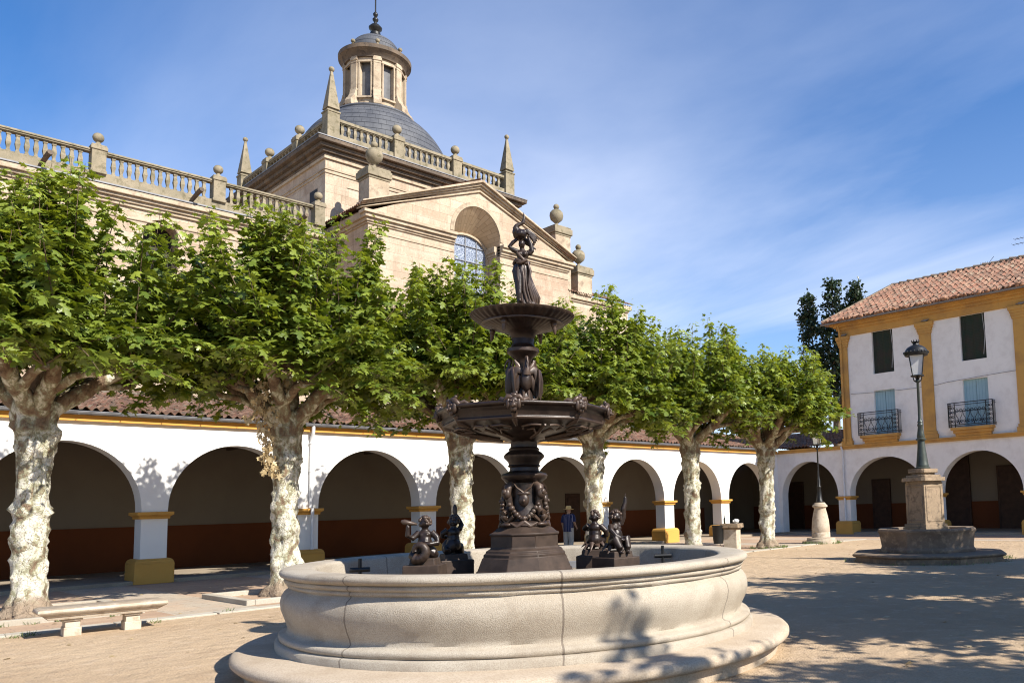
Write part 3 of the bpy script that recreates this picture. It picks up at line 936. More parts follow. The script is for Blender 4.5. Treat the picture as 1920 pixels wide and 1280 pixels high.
mb = MB(); x, z = -12.75, 12.9
mb.tube([(x, 40.4, 13.0), (x, 40.4, 14.25)], 0.02, 6)
for dz, L in ((1.15, 0.5), (0.9, 0.6)):
    mb.tube([(x - L, 40.4, 13.05 + dz), (x + L, 40.4, 13.05 + dz)], 0.012, 5)
    for k in range(7): mb.tube([(x - L + k * L / 3, 40.2, 13.05 + dz), (x - L + k * L / 3, 40.6, 13.05 + dz)], 0.008, 4)
bw(mb, 'antenna', M_IRON, hou)
mb = MB(); mb.tube([(-14.75, 40.5, 13.2), (-14.35, 40.5, 13.62)], 0.012, 4)
for k in range(4): mb.tube([(-14.7 - k * 0.12, 40.5, 13.25), (-14.66 - k * 0.12, 40.5, 13.45)], 0.008, 4)
bw(mb, 'antenna', M_IRON, hou)
mb = MB(); mb.tube([(-20.2 + k * 0.5, YW - 0.03, 6.95 - 0.10 * math.sin(k / 12 * PI) + 0.04 * (k > 9)) for k in range(19)], 0.010, 4)
bw(mb, 'facade_cable', M_ZINC, hou)

# ------------------------------------------------------------------ church
chu = empty('church', (-44, 22, 0), 'big sandstone church with domed lantern tower and pedimented gable behind the trees', 'church')
def cb(m, n, mats, **k): return bw(m, n, mats, chu, **k)
ident = lambda x, y, z: (x, y, z)
# nave
NX = -39.6
mb = MB()
wins = [(y - 0.68, y + 0.68) for y in (-2.0, 1.6, 6.27, 10.94, 15.6)]
arch_wall(mb, lambda s, z, d: (NX - d, s, z), -8, 18.64, [((a + b) / 2, 0.68) for a, b in wins], 14.05, 0.68, 15.16, 1.0, 11.0)
mb.box((NX - 1.0, -8, 0), (NX, 18.64, 11.0)); mb.box((NX - 12, -8, 0), (NX - 1.001, 18.64, 15.8))
cb(mb, 'nave_wall', M_CHURCH)
for a, b in wins:
    m = MB(); m.box((NX - 0.95, a, 11.0), (NX - 0.85, b, 14.8))
    cb(m, 'nave_window', M_DARK)
mb = MB()
for z0, z1, e in ((14.50, 14.60, 0.05), (15.02, 15.16, 0.10), (15.16, 15.30, 0.18), (15.30, 15.43, 0.30), (15.43, 15.66, 0.42)):
    mb.box((NX - 0.3, -8, z0), (NX + e, 18.6, z1))
cb(mb, 'nave_cornice', M_CTRIM, bevel=0.03)
mb = MB(); mb.box((NX - 0.5, -8, 15.661), (NX + 0.46, 18.62, 15.72)); cb(mb, 'lead_flashing', M_ZINC)
# balustrade of the nave
def baluster(h, w):
    m = MB()
    m.lathe([(w * 0.62, 0), (w * 0.62, 0.09 * h), (w * 0.42, 0.13 * h), (w * 0.40, 0.2 * h), (w * 0.72, 0.48 * h), (w * 0.60, 0.62 * h), (w * 0.42, 0.84 * h), (w * 0.62, 0.88 * h), (w * 0.62, h)], 4, rot=PI / 4)
    return m
def ball_finial(r):
    m = MB()
    m.lathe([(r * 1.05, 0), (r * 1.05, r * 0.22), (r * 0.62, r * 0.4), (r * 0.40, r * 0.75), (r * 0.42, r * 0.95)], 16)
    m.ell((0, 0, r * 1.85), r, 18, 12)
    return m
def pedestal(w, h, d=None):
    m = MB(); d = d or w
    m.obox((0, 0, h * 0.06), (d * 1.12, w * 1.12, h * 0.12)); m.obox((0, 0, h * 0.5), (d, w, h * 0.78)); m.obox((0, 0, h * 0.93), (d * 1.16, w * 1.16, h * 0.14)); m.obox((0, 0, h * 1.03), (d * 1.04, w * 1.04, h * 0.06))
    return m
BX = NX - 0.02
mb = MB(); mb.box((BX - 0.17, -8, 15.721), (BX + 0.17, 18.0, 16.20)); mb.box((BX - 0.15, -8, 17.0), (BX + 0.15, 18.0, 17.16)); mb.box((BX - 0.19, -8, 17.06), (BX + 0.19, 18.0, 17.12))
bal = cb(mb, 'nave_balustrade', M_BALUS, bevel=0.015)
b0 = baluster(0.80, 0.17).build('baluster', M_BALUS, bal)
k = 0
PEDY = [8.52, 13.18, 17.85, 3.83]
y = 5.0
while y < 17.6:
    if all(abs(y - p) > 0.38 for p in PEDY):
        o = b0 if k == 0 else b0.copy()
        if k: COL.objects.link(o)
        o.location = (BX, y, 16.2); k += 1
    y += 0.292
p0 = pedestal(0.52, 1.16).build('balustrade_pedestal', M_BALUS, bal, bevel=0.02)
f0 = ball_finial(0.21).build('ball_finial', M_BALUS, bal, smooth=50)
for i, y in enumerate(PEDY):
    o, q = (p0, f0) if i == 0 else (p0.copy(), f0.copy())
    if i: COL.objects.link(o); COL.objects.link(q)
    o.location = (BX, y, 16.12); q.location = (BX, y, 17.33)
for y in (6.6, 12.05, 16.7):
    m = MB(); m.tube([(NX + 0.2, y, 15.9), (NX + 0.75, y + 0.1, 16.15), (NX + 1.0, y + 0.15, 16.22)], [0.09, 0.10, 0.11], 8)
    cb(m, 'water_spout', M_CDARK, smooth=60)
# gable (transept front) plane x = -36
GX = -36.0; GC = 25.0; GL, GR = 18.64, 31.2
mb = MB()
AC, AR = 24.87, 1.45
arch_wall(mb, lambda s, z, d: (GX - d, s, z), GL, GR, [(AC, AR)], 16.35, 1.62, 16.30 + 0.001, 1.0, 6.0) if False else None
def fnG(s, z, d): return (GX - d, s, z)
q = lambda a, b, c, d: mb.add([a, b, c, d], [(0, 1, 2, 3)])
zt = lambda s: 16.15 + (19.28 - 16.15) * (1 - abs(s - GC) / (GC - GL + 0.1))
for a, b in ((GL, AC - AR), (AC + AR, GR)):
    q(fnG(a, 0, 0), fnG(b, 0, 0), fnG(b, 16.3, 0), fnG(a, 16.3, 0))
q(fnG(AC - AR, 0, 0), fnG(AC + AR, 0, 0), fnG(AC + AR, 10.5, 0), fnG(AC - AR, 10.5, 0))
q(fnG(GL, 16.3, 0), fnG(AC - AR, 16.3, 0), fnG(AC - AR, zt(AC - AR), 0), fnG(GL, zt(GL), 0))
q(fnG(AC + AR, 16.3, 0), fnG(GR, 16.3, 0), fnG(GR, zt(GR), 0), fnG(AC + AR, zt(AC + AR), 0))
n = 28
PO = [(AC - AR * math.cos(PI * k / n), 16.35 + 1.62 * math.sin(PI * k / n)) for k in range(n + 1)]
PI_ = [(AC - AR * math.cos(PI * k / n), 15.75 + 1.05 * math.sin(PI * k / n)) for k in range(n + 1)]
for k in range(n):
    q(fnG(*PO[k], 0), fnG(*PO[k + 1], 0), fnG(PO[k + 1][0], zt(PO[k + 1][0]), 0), fnG(PO[k][0], zt(PO[k][0]), 0))
q(fnG(AC - AR, 16.3, 0), fnG(*PO[0], 0), fnG(AC - AR, zt(AC - AR), 0), fnG(AC - AR, zt(AC - AR), 0))
for s in (AC - AR, AC + AR):
    q(fnG(s, 10.5, 0), fnG(s, 16.35, 0), fnG(s, 15.75, 1.2), fnG(s, 10.5, 1.2))
q(fnG(AC - AR, 10.5, 0), fnG(AC + AR, 10.5, 0), fnG(AC + AR, 10.5, 1.2), fnG(AC - AR, 10.5, 1.2))
q((GX, GL, 0), (NX - 3, GL, 0), (NX - 3, GL, 16.3), (GX, GL, 16.3))
q((GX, GR, 0), (NX - 3, GR, 0), (NX - 3, GR, 16.3), (GX, GR, 16.3))
gw = cb(mb, 'gable_wall', M_CHURCH)
mb = MB()
for k in range(n):
    q(fnG(*PO[k], 0), fnG(*PO[k + 1], 0), fnG(*PI_[k + 1], 1.2), fnG(*PI_[k], 1.2))
def f_vous(nt, b):
    p = wpos(nt); sp = nd(nt, 'ShaderNodeSeparateXYZ', {0: p})
    an = mth(nt, 'ARCTAN2', mth(nt, 'SUBTRACT', sp.outputs[2], 16.2), mth(nt, 'SUBTRACT', sp.outputs[1], 24.87))
    v = nd(nt, 'ShaderNodeCombineXYZ', {0: mth(nt, 'MULTIPLY', sp.outputs[0], 1.0), 1: mth(nt, 'MULTIPLY', an, 1.5), 2: 0.0}).outputs[0]
    br = nd(nt, 'ShaderNodeTexBrick', {'Vector': v, 'Color1': (0.62, 0.47, 0.30), 'Color2': (0.54, 0.40, 0.25), 'Mortar': (0.36, 0.25, 0.15), 'Scale': 1.0, 'Mortar Size': 0.012, 'Bias': 0.0, 'Brick Width': 0.7, 'Row Height': 0.26})
    a = noi(nt, p, 3, 6)
    return mixc(nt, ramp(nt, a, [(0.45, 0.0), (0.7, 0.5)]), br.outputs[0], (0.44, 0.31, 0.19)), (br.outputs[1], -0.4, 0.02)
cb(mb, 'arch_soffit', material('voussoirs', f_vous, 0.9), smooth=60)
mb = MB()
for r0, r1, e in ((0.02, 0.10, 0.05), (0.10, 0.24, 0.03)):
    for k in range(n):
        P = []
        for kk in (k, k + 1):
            a = PI * kk / n
            P += [(AC - (AR + r0) * math.cos(a), 16.35 + (1.62 + r0) * math.sin(a)), (AC - (AR + r1) * math.cos(a), 16.35 + (1.62 + r1) * math.sin(a))]
        mb.prism([P[0], P[1], P[3], P[2]], -0.01, e, lambda y, z, d: (GX + d, y, z))
cb(mb, 'archivolt', M_CTRIM)
mb = MB(); mb.add([fnG(AC - AR, 10.5, 1.19), fnG(AC + AR, 10.5, 1.19)] + [fnG(a, b, 1.19) for a, b in PI_[::-1]], [tuple(range(n + 3))])
wn = cb(mb, 'leaded_window', M_LGL)
mb = MB()
for yy in (AC - 0.72, AC, AC + 0.72): mb.box((GX - 1.18, yy - 0.02, 10.5), (GX - 1.13, yy + 0.02, 16.6))
for k in range(7): mb.box((GX - 1.181, AC - AR, 11 + k * 0.85), (GX - 1.131, AC + AR, 11.04 + k * 0.85))
mb.build('window_bars', M_ZINC, wn)
mb = MB()
for k in range(n):
    a, b = PI_[k], PI_[k + 1]; c = lambda p, s: (AC + (p[0] - AC) * s, 15.75 + (p[1] - 15.75) * s)
    mb.prism([a, b, c(b, 0.9), c(a, 0.9)], 1.06, 1.185, fnG)
mb.box((GX - 1.185, AC - AR, 10.5), (GX - 1.06, AC - AR * 0.92, 15.75)); mb.box((GX - 1.185, AC + AR * 0.92, 10.5), (GX - 1.06, AC + AR, 15.75))
mb.build('window_frame', M_CTRIM, wn)
# entablature with return into the recess, both sides
def entab(m, a, b, x0, ea, eb):
    for z0, z1, e in ((15.30, 15.40, 0.04), (15.72, 15.82, 0.07), (15.82, 15.98, 0.14), (15.98, 16.16, 0.26), (16.16, 16.32, 0.36)):
        m.box((x0 - 0.25, a - (e if ea else 0), z0), (x0 + e, b + (e if eb else 0), z1))
for side in (0, 1):
  mb = MB()
  if side == 0: entab(mb, GL, AC - AR, GX, True, False)
  else: entab(mb, AC + AR, GR, GX, False, True)
  for z0, z1, e in ((15.32, 15.41, 0.04), (15.72, 15.82, 0.06), (15.82, 15.98, 0.12), (15.98, 16.30, 0.2)):
    if side: mb.box((GX - 1.05, AC + AR - e, z0), (GX - 0.249, AC + AR + 0.02, z1))
    else: mb.box((GX - 1.05, AC - AR - 0.02, z0), (GX - 0.249, AC - AR + e, z1))
  for z0, z1, e in ((15.72, 15.82, 0.07), (15.82, 15.98, 0.14), (15.98, 16.32, 0.26)):
    if side: mb.box((NX - 1, GR - 0.1, z0), (GX - 0.249, GR + e, z1))
    else: mb.box((NX - 1, GL - e, z0), (GX - 0.249, GL + 0.1, z1))
  o_ = cb(mb, 'entablature', M_CTRIM, bevel=0.02); o_.location.z -= 0.14
# raking cornice
mb = MB()
for sgn, y0 in ((1, GL - 0.45), (-1, GR + 0.45)):
    AP = 19.62
    for o0, o1, e in ((-0.62, -0.52, 0.10), (-0.40, -0.28, 0.12), (-0.28, -0.14, 0.24), (-0.14, 0.0, 0.38)):
        poly = [(y0, 16.33 + (o0 + 0.4) * 0.5 + 0.18), (GC, AP + o0), (GC, AP + o1), (y0, 16.33 + (o1 + 0.4) * 0.5 + 0.18)]
        mb.prism(poly, -0.3, e, lambda y, z, d: (GX + d, y, z))
o_ = cb(mb, 'raking_cornice', M_CTRIM, bevel=0.02); o_.location.z -= 0.16
# gable roof
SLP = (19.66 - 16.52) / (GC - GL + 0.45)
tile_roof('gable_roof', lambda u, v, h: (u, GL - 0.5 + v, 16.34 + v * SLP + h * 0.8), (-41.6, -35.7), (0, 6.9), chu, chu, seed=11)
tile_roof('gable_roof', lambda u, v, h: (u, GR + 0.4 - v, 16.34 + v * SLP + h * 0.8), (-41.6, -35.7), (0, 6.7), chu, chu, seed=12)
mb = MB(); mb.box((NX - 2, GL + 0.1, 16.0), (GX - 1.3, GR - 0.1, 16.5)); cb(mb, 'roof_bed', M_CTRIM)
# urns on piers
def urn(sc):
    m = MB()
    m.lathe([(0.30, 0), (0.30, 0.08), (0.16, 0.14), (0.09, 0.30), (0.11, 0.36), (0.16, 0.40), (0.40, 0.62), (0.46, 0.85), (0.43, 1.08), (0.30, 1.24), (0.14, 1.32), (0.10, 1.36)], 20)
    m.ell((0, 0, 1.50), 0.20, 14, 9)
    m.v = [(x * sc, y * sc, z * sc) for x, y, z in m.v]
    return m
u0 = None
for (x, y, w, zb, ztop) in ((-38.6, 20.30, 1.12, 15.9, 19.45), (-38.6, 32.60, 1.22, 13.5, 19.32), (-38.6, 34.40, 1.22, 15.2, 17.08)):
    m = MB(); m.box((x - w / 2, y - w / 2, zb), (x + w / 2, y + w / 2, ztop - 0.62))
    m2 = MB(); 
    for z0, z1, e in ((-0.62, -0.50, 0.04), (-0.50, -0.12, 0.11), (-0.12, 0.0, 0.05)): m2.box((x - w / 2 - e, y - w / 2 - e, ztop + z0), (x + w / 2 + e, y + w / 2 + e, ztop + z1))
    pr = cb(m, 'urn_pier', M_CTRIM, bevel=0.02)
    m2.build('pier_cap', M_BALUS, pr, bevel=0.03)
    if u0 is None: u = u0 = urn(0.95).build('urn', M_BALUS, pr, smooth=50)
    else: u = u0.copy(); COL.objects.link(u); u.parent = pr
    u.location = (x, y, ztop - 0.01)
# lower aisle right of the gable
mb = MB(); mb.box((-46, GR - 0.05, 0), (-38.3, 38.5, 15.2)); cb(mb, 'aisle_wall', M_CHURCH)
mb = MB()
for z0, z1, e in ((14.75, 14.9, 0.08), (14.9, 15.2, 0.2)): mb.box((-38.6, GR, z0), (-38.3 + e, 38.5 + e, z1))
cb(mb, 'aisle_cornice', M_CTRIM)
tile_roof('aisle_roof', lambda u, v, h: (-37.95 - v, u, 15.22 + v * 0.4 + h), (GR + 0.3, 38.8), (0, 4), chu, chu, seed=13)
# crossing tower
TX = -41.6; TY0, TY1 = 19.1, 31.4; TB = -53.9
mb = MB(); mb.box((TB, TY0, 0), (TX, TY1, 21.35)); cb(mb, 'tower_wall', M_CHURCH)
mb = MB(); mb.box((-43.4, TY0 - 0.02, 18.3), (-42.5, TY0 + 0.1, 19.3)); cb(mb, 'tower_window', M_DARK)
mb = MB()
for z0, z1, e in ((19.95, 20.05, 0.05), (20.15, 20.22, 0.05)):
    mb.box((TB - e, TY0 - e, z0), (TX + e, TY1 + e, z1))
for y0, y1 in ((TY0 + 1.2, TY1 - 1.2),): mb.box((TX, y0, 19.4), (TX + 0.04, y1, 19.47))
mb.box((TB - 0.1, TY0 - 0.1, 20.72), (TX + 0.1, TY1 + 0.1, 20.88))
cb(mb, 'tower_band', M_CTRIM, bevel=0.015)
mb = MB()
for z0, z1, e in ((20.88, 21.02, 0.12), (21.02, 21.22, 0.26), (21.22, 21.44, 0.46), (21.44, 21.66, 0.70)):
    mb.box((TB - e, TY0 - e, z0), (TX + e, TY1 + e, z1))
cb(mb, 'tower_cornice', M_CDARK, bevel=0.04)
mb = MB(); mb.box((TB - 0.73, TY0 - 0.73, 21.661), (TX + 0.73, TY1 + 0.73, 21.71)); cb(mb, 'lead_flashing', M_ZINC)
BXT = TX - 0.1; BY0, BY1 = 19.42, 31.10
mb = MB()
for z0, z1, w in ((21.72, 22.26, 0.19), (22.98, 23.14, 0.18), (22.93, 22.98, 0.13)):
    mb.box((BXT - w, BY0, z0), (BXT + w, BY1, z1)); mb.box((TB + 0.2, BY0 - w, z0), (BXT, BY0 + w - 0.001, z1)); mb.box((TB + 0.2, BY1 - w, z0), (BXT, BY1 + w, z1))
    mb.box((TB + 0.2 - w, BY0, z0), (TB + 0.2 + w - 0.001, BY1, z1))
tb = cb(mb, 'tower_balustrade', M_BALUS, bevel=0.015)
b1 = baluster(0.70, 0.19).build('baluster', M_BALUS, tb)
k = 0
PY = [BY0 + (BY1 - BY0) / 3, BY0 + 2 * (BY1 - BY0) / 3]
y = BY0 + 0.62
while y < BY1 - 0.5:
    if all(abs(y - p) > 0.42 for p in PY):
        o = b1 if k == 0 else b1.copy()
        if k: COL.objects.link(o)
        o.location = (BXT, y, 22.255); k += 1
    y += 0.37
for i in range(28):
    x = BXT - 0.6 - i * 0.42
    o = b1.copy(); COL.objects.link(o); o.location = (x, BY0, 22.255)
p1 = pedestal(0.60, 1.50).build('balustrade_pedestal', M_BALUS, tb, bevel=0.02)
f1 = ball_finial(0.27).build('ball_finial', M_BALUS, tb, smooth=50)
i = 0
for x, y in [(BXT, PY[0]), (BXT, PY[1]), (-45.6, BY0), (-49.8, BY0)]:
    o, qf = (p1, f1) if i == 0 else (p1.copy(), f1.copy())
    if i: COL.objects.link(o); COL.objects.link(qf)
    o.location = (x, y, 21.72); qf.location = (x, y, 23.28); i += 1
def obelisk():
    m = MB()
    m.obox((0, 0, 0.42), (0.68, 0.68, 1.64)); m.obox((0, 0, 1.27), (0.76, 0.76, 0.10)); m.obox((0, 0, 1.38), (0.50, 0.50, 0.14)); m.obox((0, 0, 2.55), (0.68, 0.68, 2.2), 0, 0.17)
    m.ell((0, 0, 3.78), 0.155, 12, 8)
    return m
ob0 = obelisk().build('obelisk', M_BALUS, tb, bevel=0.02)
for i, (x, y) in enumerate([(BXT, BY0), (BXT, BY1), (TB + 0.2, BY0), (TB + 0.2, BY1)]):
    o = ob0 if i == 0 else ob0.copy()
    if i: COL.objects.link(o)
    o.location = (x, y, 22.12)
# dome and lantern
DC = (-47.6, 25.05, 0)
mb = MB(); mb.lathe([(4.85, 22.1)] + [(4.85 * math.cos(t), 22.6 + 4.85 * math.sin(t)) for t in np.linspace(0.0, 1.10, 26)], 96, DC)
dm = cb(mb, 'dome', M_LEAD, smooth=40)
mb = MB(); mb.lathe([(2.30, 26.62), (2.46, 26.68), (2.52, 26.82), (2.44, 26.97), (2.2, 27.04), (1.6, 27.05)], 64, DC); mb.build('dome_ring', M_LEAD, dm, smooth=60)
lan_mb = MB(); NS = 8; A0 = math.atan2(-25.2, 47.6) + R_(22.5) + R_(4)
RD = 1.78
n = 12
for k in range(NS):
    ac = A0 + 2 * PI * k / NS
    wv = R_(11.5)
    def P(a, r, z): return (DC[0] + r * math.cos(a), DC[1] + r * math.sin(a), z)
    def strip(a0, a1, z0, z1, r, m=4):
        for j in range(m):
            b0_, b1_ = a0 + (a1 - a0) * j / m, a0 + (a1 - a0) * (j + 1) / m
            lan_mb.add([P(b0_, r, z0), P(b1_, r, z0), P(b1_, r, z1), P(b0_, r, z1)], [(0, 1, 2, 3)])
    h = PI / NS
    strip(ac - h, ac - wv, 28.0, 31.0, RD); strip(ac + wv, ac + h, 28.0, 31.0, RD)
    strip(ac - wv, ac + wv, 28.0, 28.62, RD); strip(ac - wv, ac + wv, 30.62, 31.0, RD)
    for s in (-wv, wv): lan_mb.add([P(ac + s, RD, 28.62), P(ac + s, RD - 0.3, 28.62), P(ac + s, RD - 0.3, 30.62), P(ac + s, RD, 30.62)], [(0, 1, 2, 3)])
LZ_ = lambda z: 27.02 + (z - 28.0) * 1.115
lan_mb.v = [(x, y, LZ_(z)) for x, y, z in lan_mb.v]
lan = cb(lan_mb, 'lantern', M_CTRIM)
m = MB(); m.lathe([(RD - 0.26, 28.3), (RD - 0.26, 30.9)], 48, DC, cap=False); m.v = [(x, y, LZ_(z)) for x, y, z in m.v]; m.build('lantern_louvres', M_LOUV, lan, smooth=60)
for k in range(NS):
    ac = A0 + 2 * PI * k / NS; ap = ac + PI / NS
    m = MB()
    for s0, s1 in ((-0.42, -0.34), (0.34, 0.42)): m.obox((DC[0] + (RD + 0.01) * math.cos(ac) - (s0 + s1) / 2 * math.sin(ac), DC[1] + (RD + 0.01) * math.sin(ac) + (s0 + s1) / 2 * math.cos(ac), 29.6), (0.10, 0.08, 2.1), ac)
    m.obox((DC[0] + (RD + 0.01) * math.cos(ac), DC[1] + (RD + 0.01) * math.sin(ac), 30.69), (0.12, 0.92, 0.10), ac)
    m.obox((DC[0] + (RD + 0.03) * math.cos(ac), DC[1] + (RD + 0.03) * math.sin(ac), 28.56), (0.18, 0.92, 0.10), ac)
    m.v = [(x, y, LZ_(z)) for x, y, z in m.v]; m.build('window_frame', M_CTRIM, lan)
    m = MB(); c = (DC[0] + (RD + 0.02) * math.cos(ap), DC[1] + (RD + 0.02) * math.sin(ap))
    m.obox((*c, 29.85), (0.26, 0.46, 2.3), ap); m.obox((*c, 30.82), (0.34, 0.54, 0.16), ap); m.obox((*c, 30.62), (0.30, 0.50, 0.06), ap); m.obox((*c, 29.0), (0.36, 0.52, 0.14), ap)
    # scroll buttress at the foot
    prof = [(0.0, 28.0), (0.62, 28.0), (0.64, 28.25), (0.52, 28.45), (0.40, 28.55), (0.28, 28.75), (0.22, 29.0), (0.0, 29.0)]
    m.prism(prof, -0.24, 0.24, lambda r, z, t, ap=ap: (DC[0] + (RD - 0.02 + r) * math.cos(ap) - t * math.sin(ap), DC[1] + (RD - 0.02 + r) * math.sin(ap) + t * math.cos(ap), z))
    m.v = [(x, y, LZ_(z)) for x, y, z in m.v]; m.build('pilaster', M_CTRIM, lan, bevel=0.02)
    m = MB(); cc = (DC[0] + 2.0 * math.cos(ap), DC[1] + 2.0 * math.sin(ap)); m.lathe([(0.17, 31.42), (0.13, 31.54), (0.07, 31.66), (0.06, 31.74)], 10, (*cc, 0)); m.ell((*cc, 31.86), (0.14, 0.14, 0.125), 10, 7); m.v = [(x, y, LZ_(z)) for x, y, z in m.v]; m.build('ball_finial', M_BALUS, lan, smooth=60)
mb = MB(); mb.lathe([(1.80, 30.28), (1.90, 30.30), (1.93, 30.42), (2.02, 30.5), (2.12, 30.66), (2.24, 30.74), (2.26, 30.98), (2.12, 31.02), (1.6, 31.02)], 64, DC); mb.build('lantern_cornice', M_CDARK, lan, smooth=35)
mb = MB(); mb.lathe([(1.68, 30.88), (1.66, 31.1)] + [(1.66 * math.cos(t), 31.1 + 1.55 * math.sin(t)) for t in np.linspace(0.1, 1.35, 14)], 48, DC); cp = mb.build('cupola', M_LEAD, lan, smooth=40)
mb = MB(); mb.lathe([(0.36, 32.75), (0.32, 32.95), (0.20, 33.0), (0.22, 33.06), (0.40, 33.2), (0.42, 33.32), (0.26, 33.5), (0.10, 33.62), (0.09, 33.7), (0.17, 33.8), (0.19, 33.9), (0.12, 34.0), (0.06, 34.05), (0.14, 34.16), (0.16, 34.26), (0.10, 34.36), (0.05, 34.42)], 18, DC)
mb.tube([(DC[0], DC[1], 34.4), (DC[0], DC[1], 36.6)], 0.045, 6); a = R_(52)
mb.tube([(DC[0] - 0.45 * math.cos(a), DC[1] - 0.45 * math.sin(a), 35.95), (DC[0] + 0.45 * math.cos(a), DC[1] + 0.45 * math.sin(a), 35.95)], 0.04, 6)
for s in (-1, 1): mb.ell((DC[0] + s * 0.45 * math.cos(a), DC[1] + s * 0.45 * math.sin(a), 35.95), 0.09, 8, 6)
for t in (0.3, 1.3, 2.3): mb.tube([(DC[0] - 0.2 * math.cos(a), DC[1] - 0.2 * math.sin(a), 35.75), (DC[0], DC[1], 35.95), (DC[0] + 0.2 * math.cos(a), DC[1] + 0.2 * math.sin(a), 35.75)], 0.03, 5)
cb(mb, 'cross_finial', M_IRON, smooth=50)

# ------------------------------------------------------------------ big fountain (local x = right, -y = towards the square's near side)
fou = empty('fountain', (-8.07, 6.24, 0), 'round granite fountain with a tiered dark bronze column and statue in the sandy square', 'fountain', R_(52.3))
mb = MB(); mb.lathe([(3.02, -0.05), (3.03, 0.12), (3.06, 0.135), (3.13, 0.15), (3.165, 0.185), (3.165, 0.225), (3.13, 0.258), (3.07, 0.272), (2.60, 0.285), (2.3, 0.285)], 120)
mb.build('step', M_STEP, fou, smooth=60)
BP = [(2.745, 0.26), (2.745, 0.345), (2.725, 0.362), (2.69, 0.368), (2.71, 0.385), (2.715, 0.415), (2.695, 0.438), (2.645, 0.445), (2.612, 0.47), (2.625, 0.52), (2.66, 0.60), (2.692, 0.69), (2.70, 0.755), (2.69, 0.815), (2.66, 0.865), (2.615, 0.895),
      (2.605, 0.91), (2.63, 0.925), (2.635, 0.945), (2.625, 0.958), (2.65, 0.968), (2.66, 0.985), (2.655, 1.005), (2.64, 1.012), (2.675, 1.022), (2.705, 1.04), (2.712, 1.065), (2.70, 1.09), (2.67, 1.105), (2.60, 1.108), (2.40, 1.10), (2.36, 1.09), (2.345, 1.06), (2.33, 0.4)]
rg = random.Random(3)
mb = MB(); mb.lathe([(r, z) for r, z in BP], 144, cap=False, rf=lambda a, i, r: r + 0.004 * math.sin(9 * a + i) + 0.003 * math.sin(23 * a + 2 * i))
mb.build('basin', M_GRAN, fou, smooth=70)
mb = MB(); mb.lathe([(2.36, 0.36), (0.0, 0.365)], 64, cap=False); mb.build('basin_floor', M_OLDST, fou, smooth=60)
def oct_lathe(prof, half=17.0, rot=-90.0):
    m = MB(); rings = []
    for hw, z in prof:
        r = hw / math.cos(R_(half)); ring = []
        for q_ in range(4):
            for s in (-half, half):
                a = R_(rot + 90 * q_ + s); ring.append((r * math.cos(a), r * math.sin(a), z))
        rings.append(ring)
    return m.rings(rings)
mb = oct_lathe([(0.60, 0.36), (0.60, 0.80), (0.585, 0.90), (0.57, 0.95), (0.555, 0.96), (0.50, 1.105), (0.485, 1.115), (0.485, 1.15), (0.46, 1.165), (0.455, 1.19), (0.41, 1.215), (0.40, 1.235), (0.40, 1.365), (0.415, 1.375), (0.415, 1.395), (0.385, 1.405), (0.325, 1.455), (0.30, 1.47)], 19.0, -92.0)
mb.build('pedestal', M_PED, fou, smooth=25, bevel=0.006, seg=1)
mb = MB(); mb.lathe([(0.30, 1.47), (0.315, 1.49), (0.30, 1.52), (0.25, 1.55), (0.23, 1.62), (0.21, 1.75), (0.195, 1.95), (0.20, 2.0), (0.235, 2.03), (0.275, 2.06), (0.285, 2.09), (0.27, 2.115), (0.22, 2.13), (0.18, 2.15), (0.175, 2.19), (0.205, 2.21), (0.185, 2.225),
                      (0.195, 2.26), (0.235, 2.31), (0.24, 2.34), (0.215, 2.37), (0.18, 2.40), (0.19, 2.42), (0.165, 2.44), (0.16, 2.50), (0.18, 2.56)], 48, rf=lambda a, i, r: r * (1 + 0.03 * math.cos(16 * a) * (i in (18, 19, 20)) + 0.02 * math.cos(8 * a) * (5 < i < 9)))
col_ = mb.build('column', M_BRONZE, fou, smooth=40)
def console():
    m = MB()
    m.tube([(0.20, 0, 1.98), (0.26, 0, 1.95), (0.27, 0, 1.86), (0.235, 0, 1.76), (0.245, 0, 1.68), (0.30, 0, 1.63)], [0.045, 0.055, 0.05, 0.045, 0.05, 0.055], 8)
    m.tube([(0.31 + 0.055 * math.cos(t) * (1 - t / 9), 0, 1.60 + 0.055 * math.sin(t) * (1 - t / 9)) for t in np.linspace(0.8, 6.5, 14)], 0.034, 7)
    m.ell((0.29, 0, 1.87), (0.05, 0.06, 0.07), 10, 7); m.ell((0.325, 0, 1.89), (0.03, 0.035, 0.04), 8, 6)
    m.tube([(0.27, -0.1, 1.60), (0.28, 0, 1.52), (0.27, 0.1, 1.60)], 0.028, 6)
    m.ell((0.30, 0, 1.50), (0.05, 0.09, 0.03), 10, 6)
    return m
cn = console().build('scroll_console', M_BRONZE, col_, smooth=60)
for k in range(4):
    o = cn if k == 0 else cn.copy()
    if k: COL.objects.link(o)
    o.rotation_euler = (0, 0, R_(-47 + 90 * k))
def garland():
    m = MB(); r2 = random.Random(8)
    for k in range(13):
        t = k / 12; x = -0.17 + 0.34 * t; z = 1.74 - 0.17 * math.sin(PI * t)
        m.ell((x, -0.255 - 0.02 * math.sin(PI * t), z), 0.026 + 0.012 * r2.random(), 8, 6)
    m.ell((0, -0.25, 1.79), (0.065, 0.04, 0.08), 12, 8); m.ell((0, -0.29, 1.78), (0.018, 0.02, 0.025), 6, 5); m.ell((0, -0.25, 1.87), (0.08, 0.03, 0.03), 10, 6)
    for s in (-1, 1): m.tube([(0, -0.25, 1.88), (s * 0.08, -0.25, 1.94), (s * 0.12, -0.22, 2.0)], [0.03, 0.025, 0.012], 7, True, 0.5)
    for s in (-1, 1): m.tube([(0.0, -0.27, 1.53), (s * 0.08, -0.29, 1.47), (s * 0.16, -0.27, 1.52)], [0.035, 0.03, 0.012], 7)
    return m
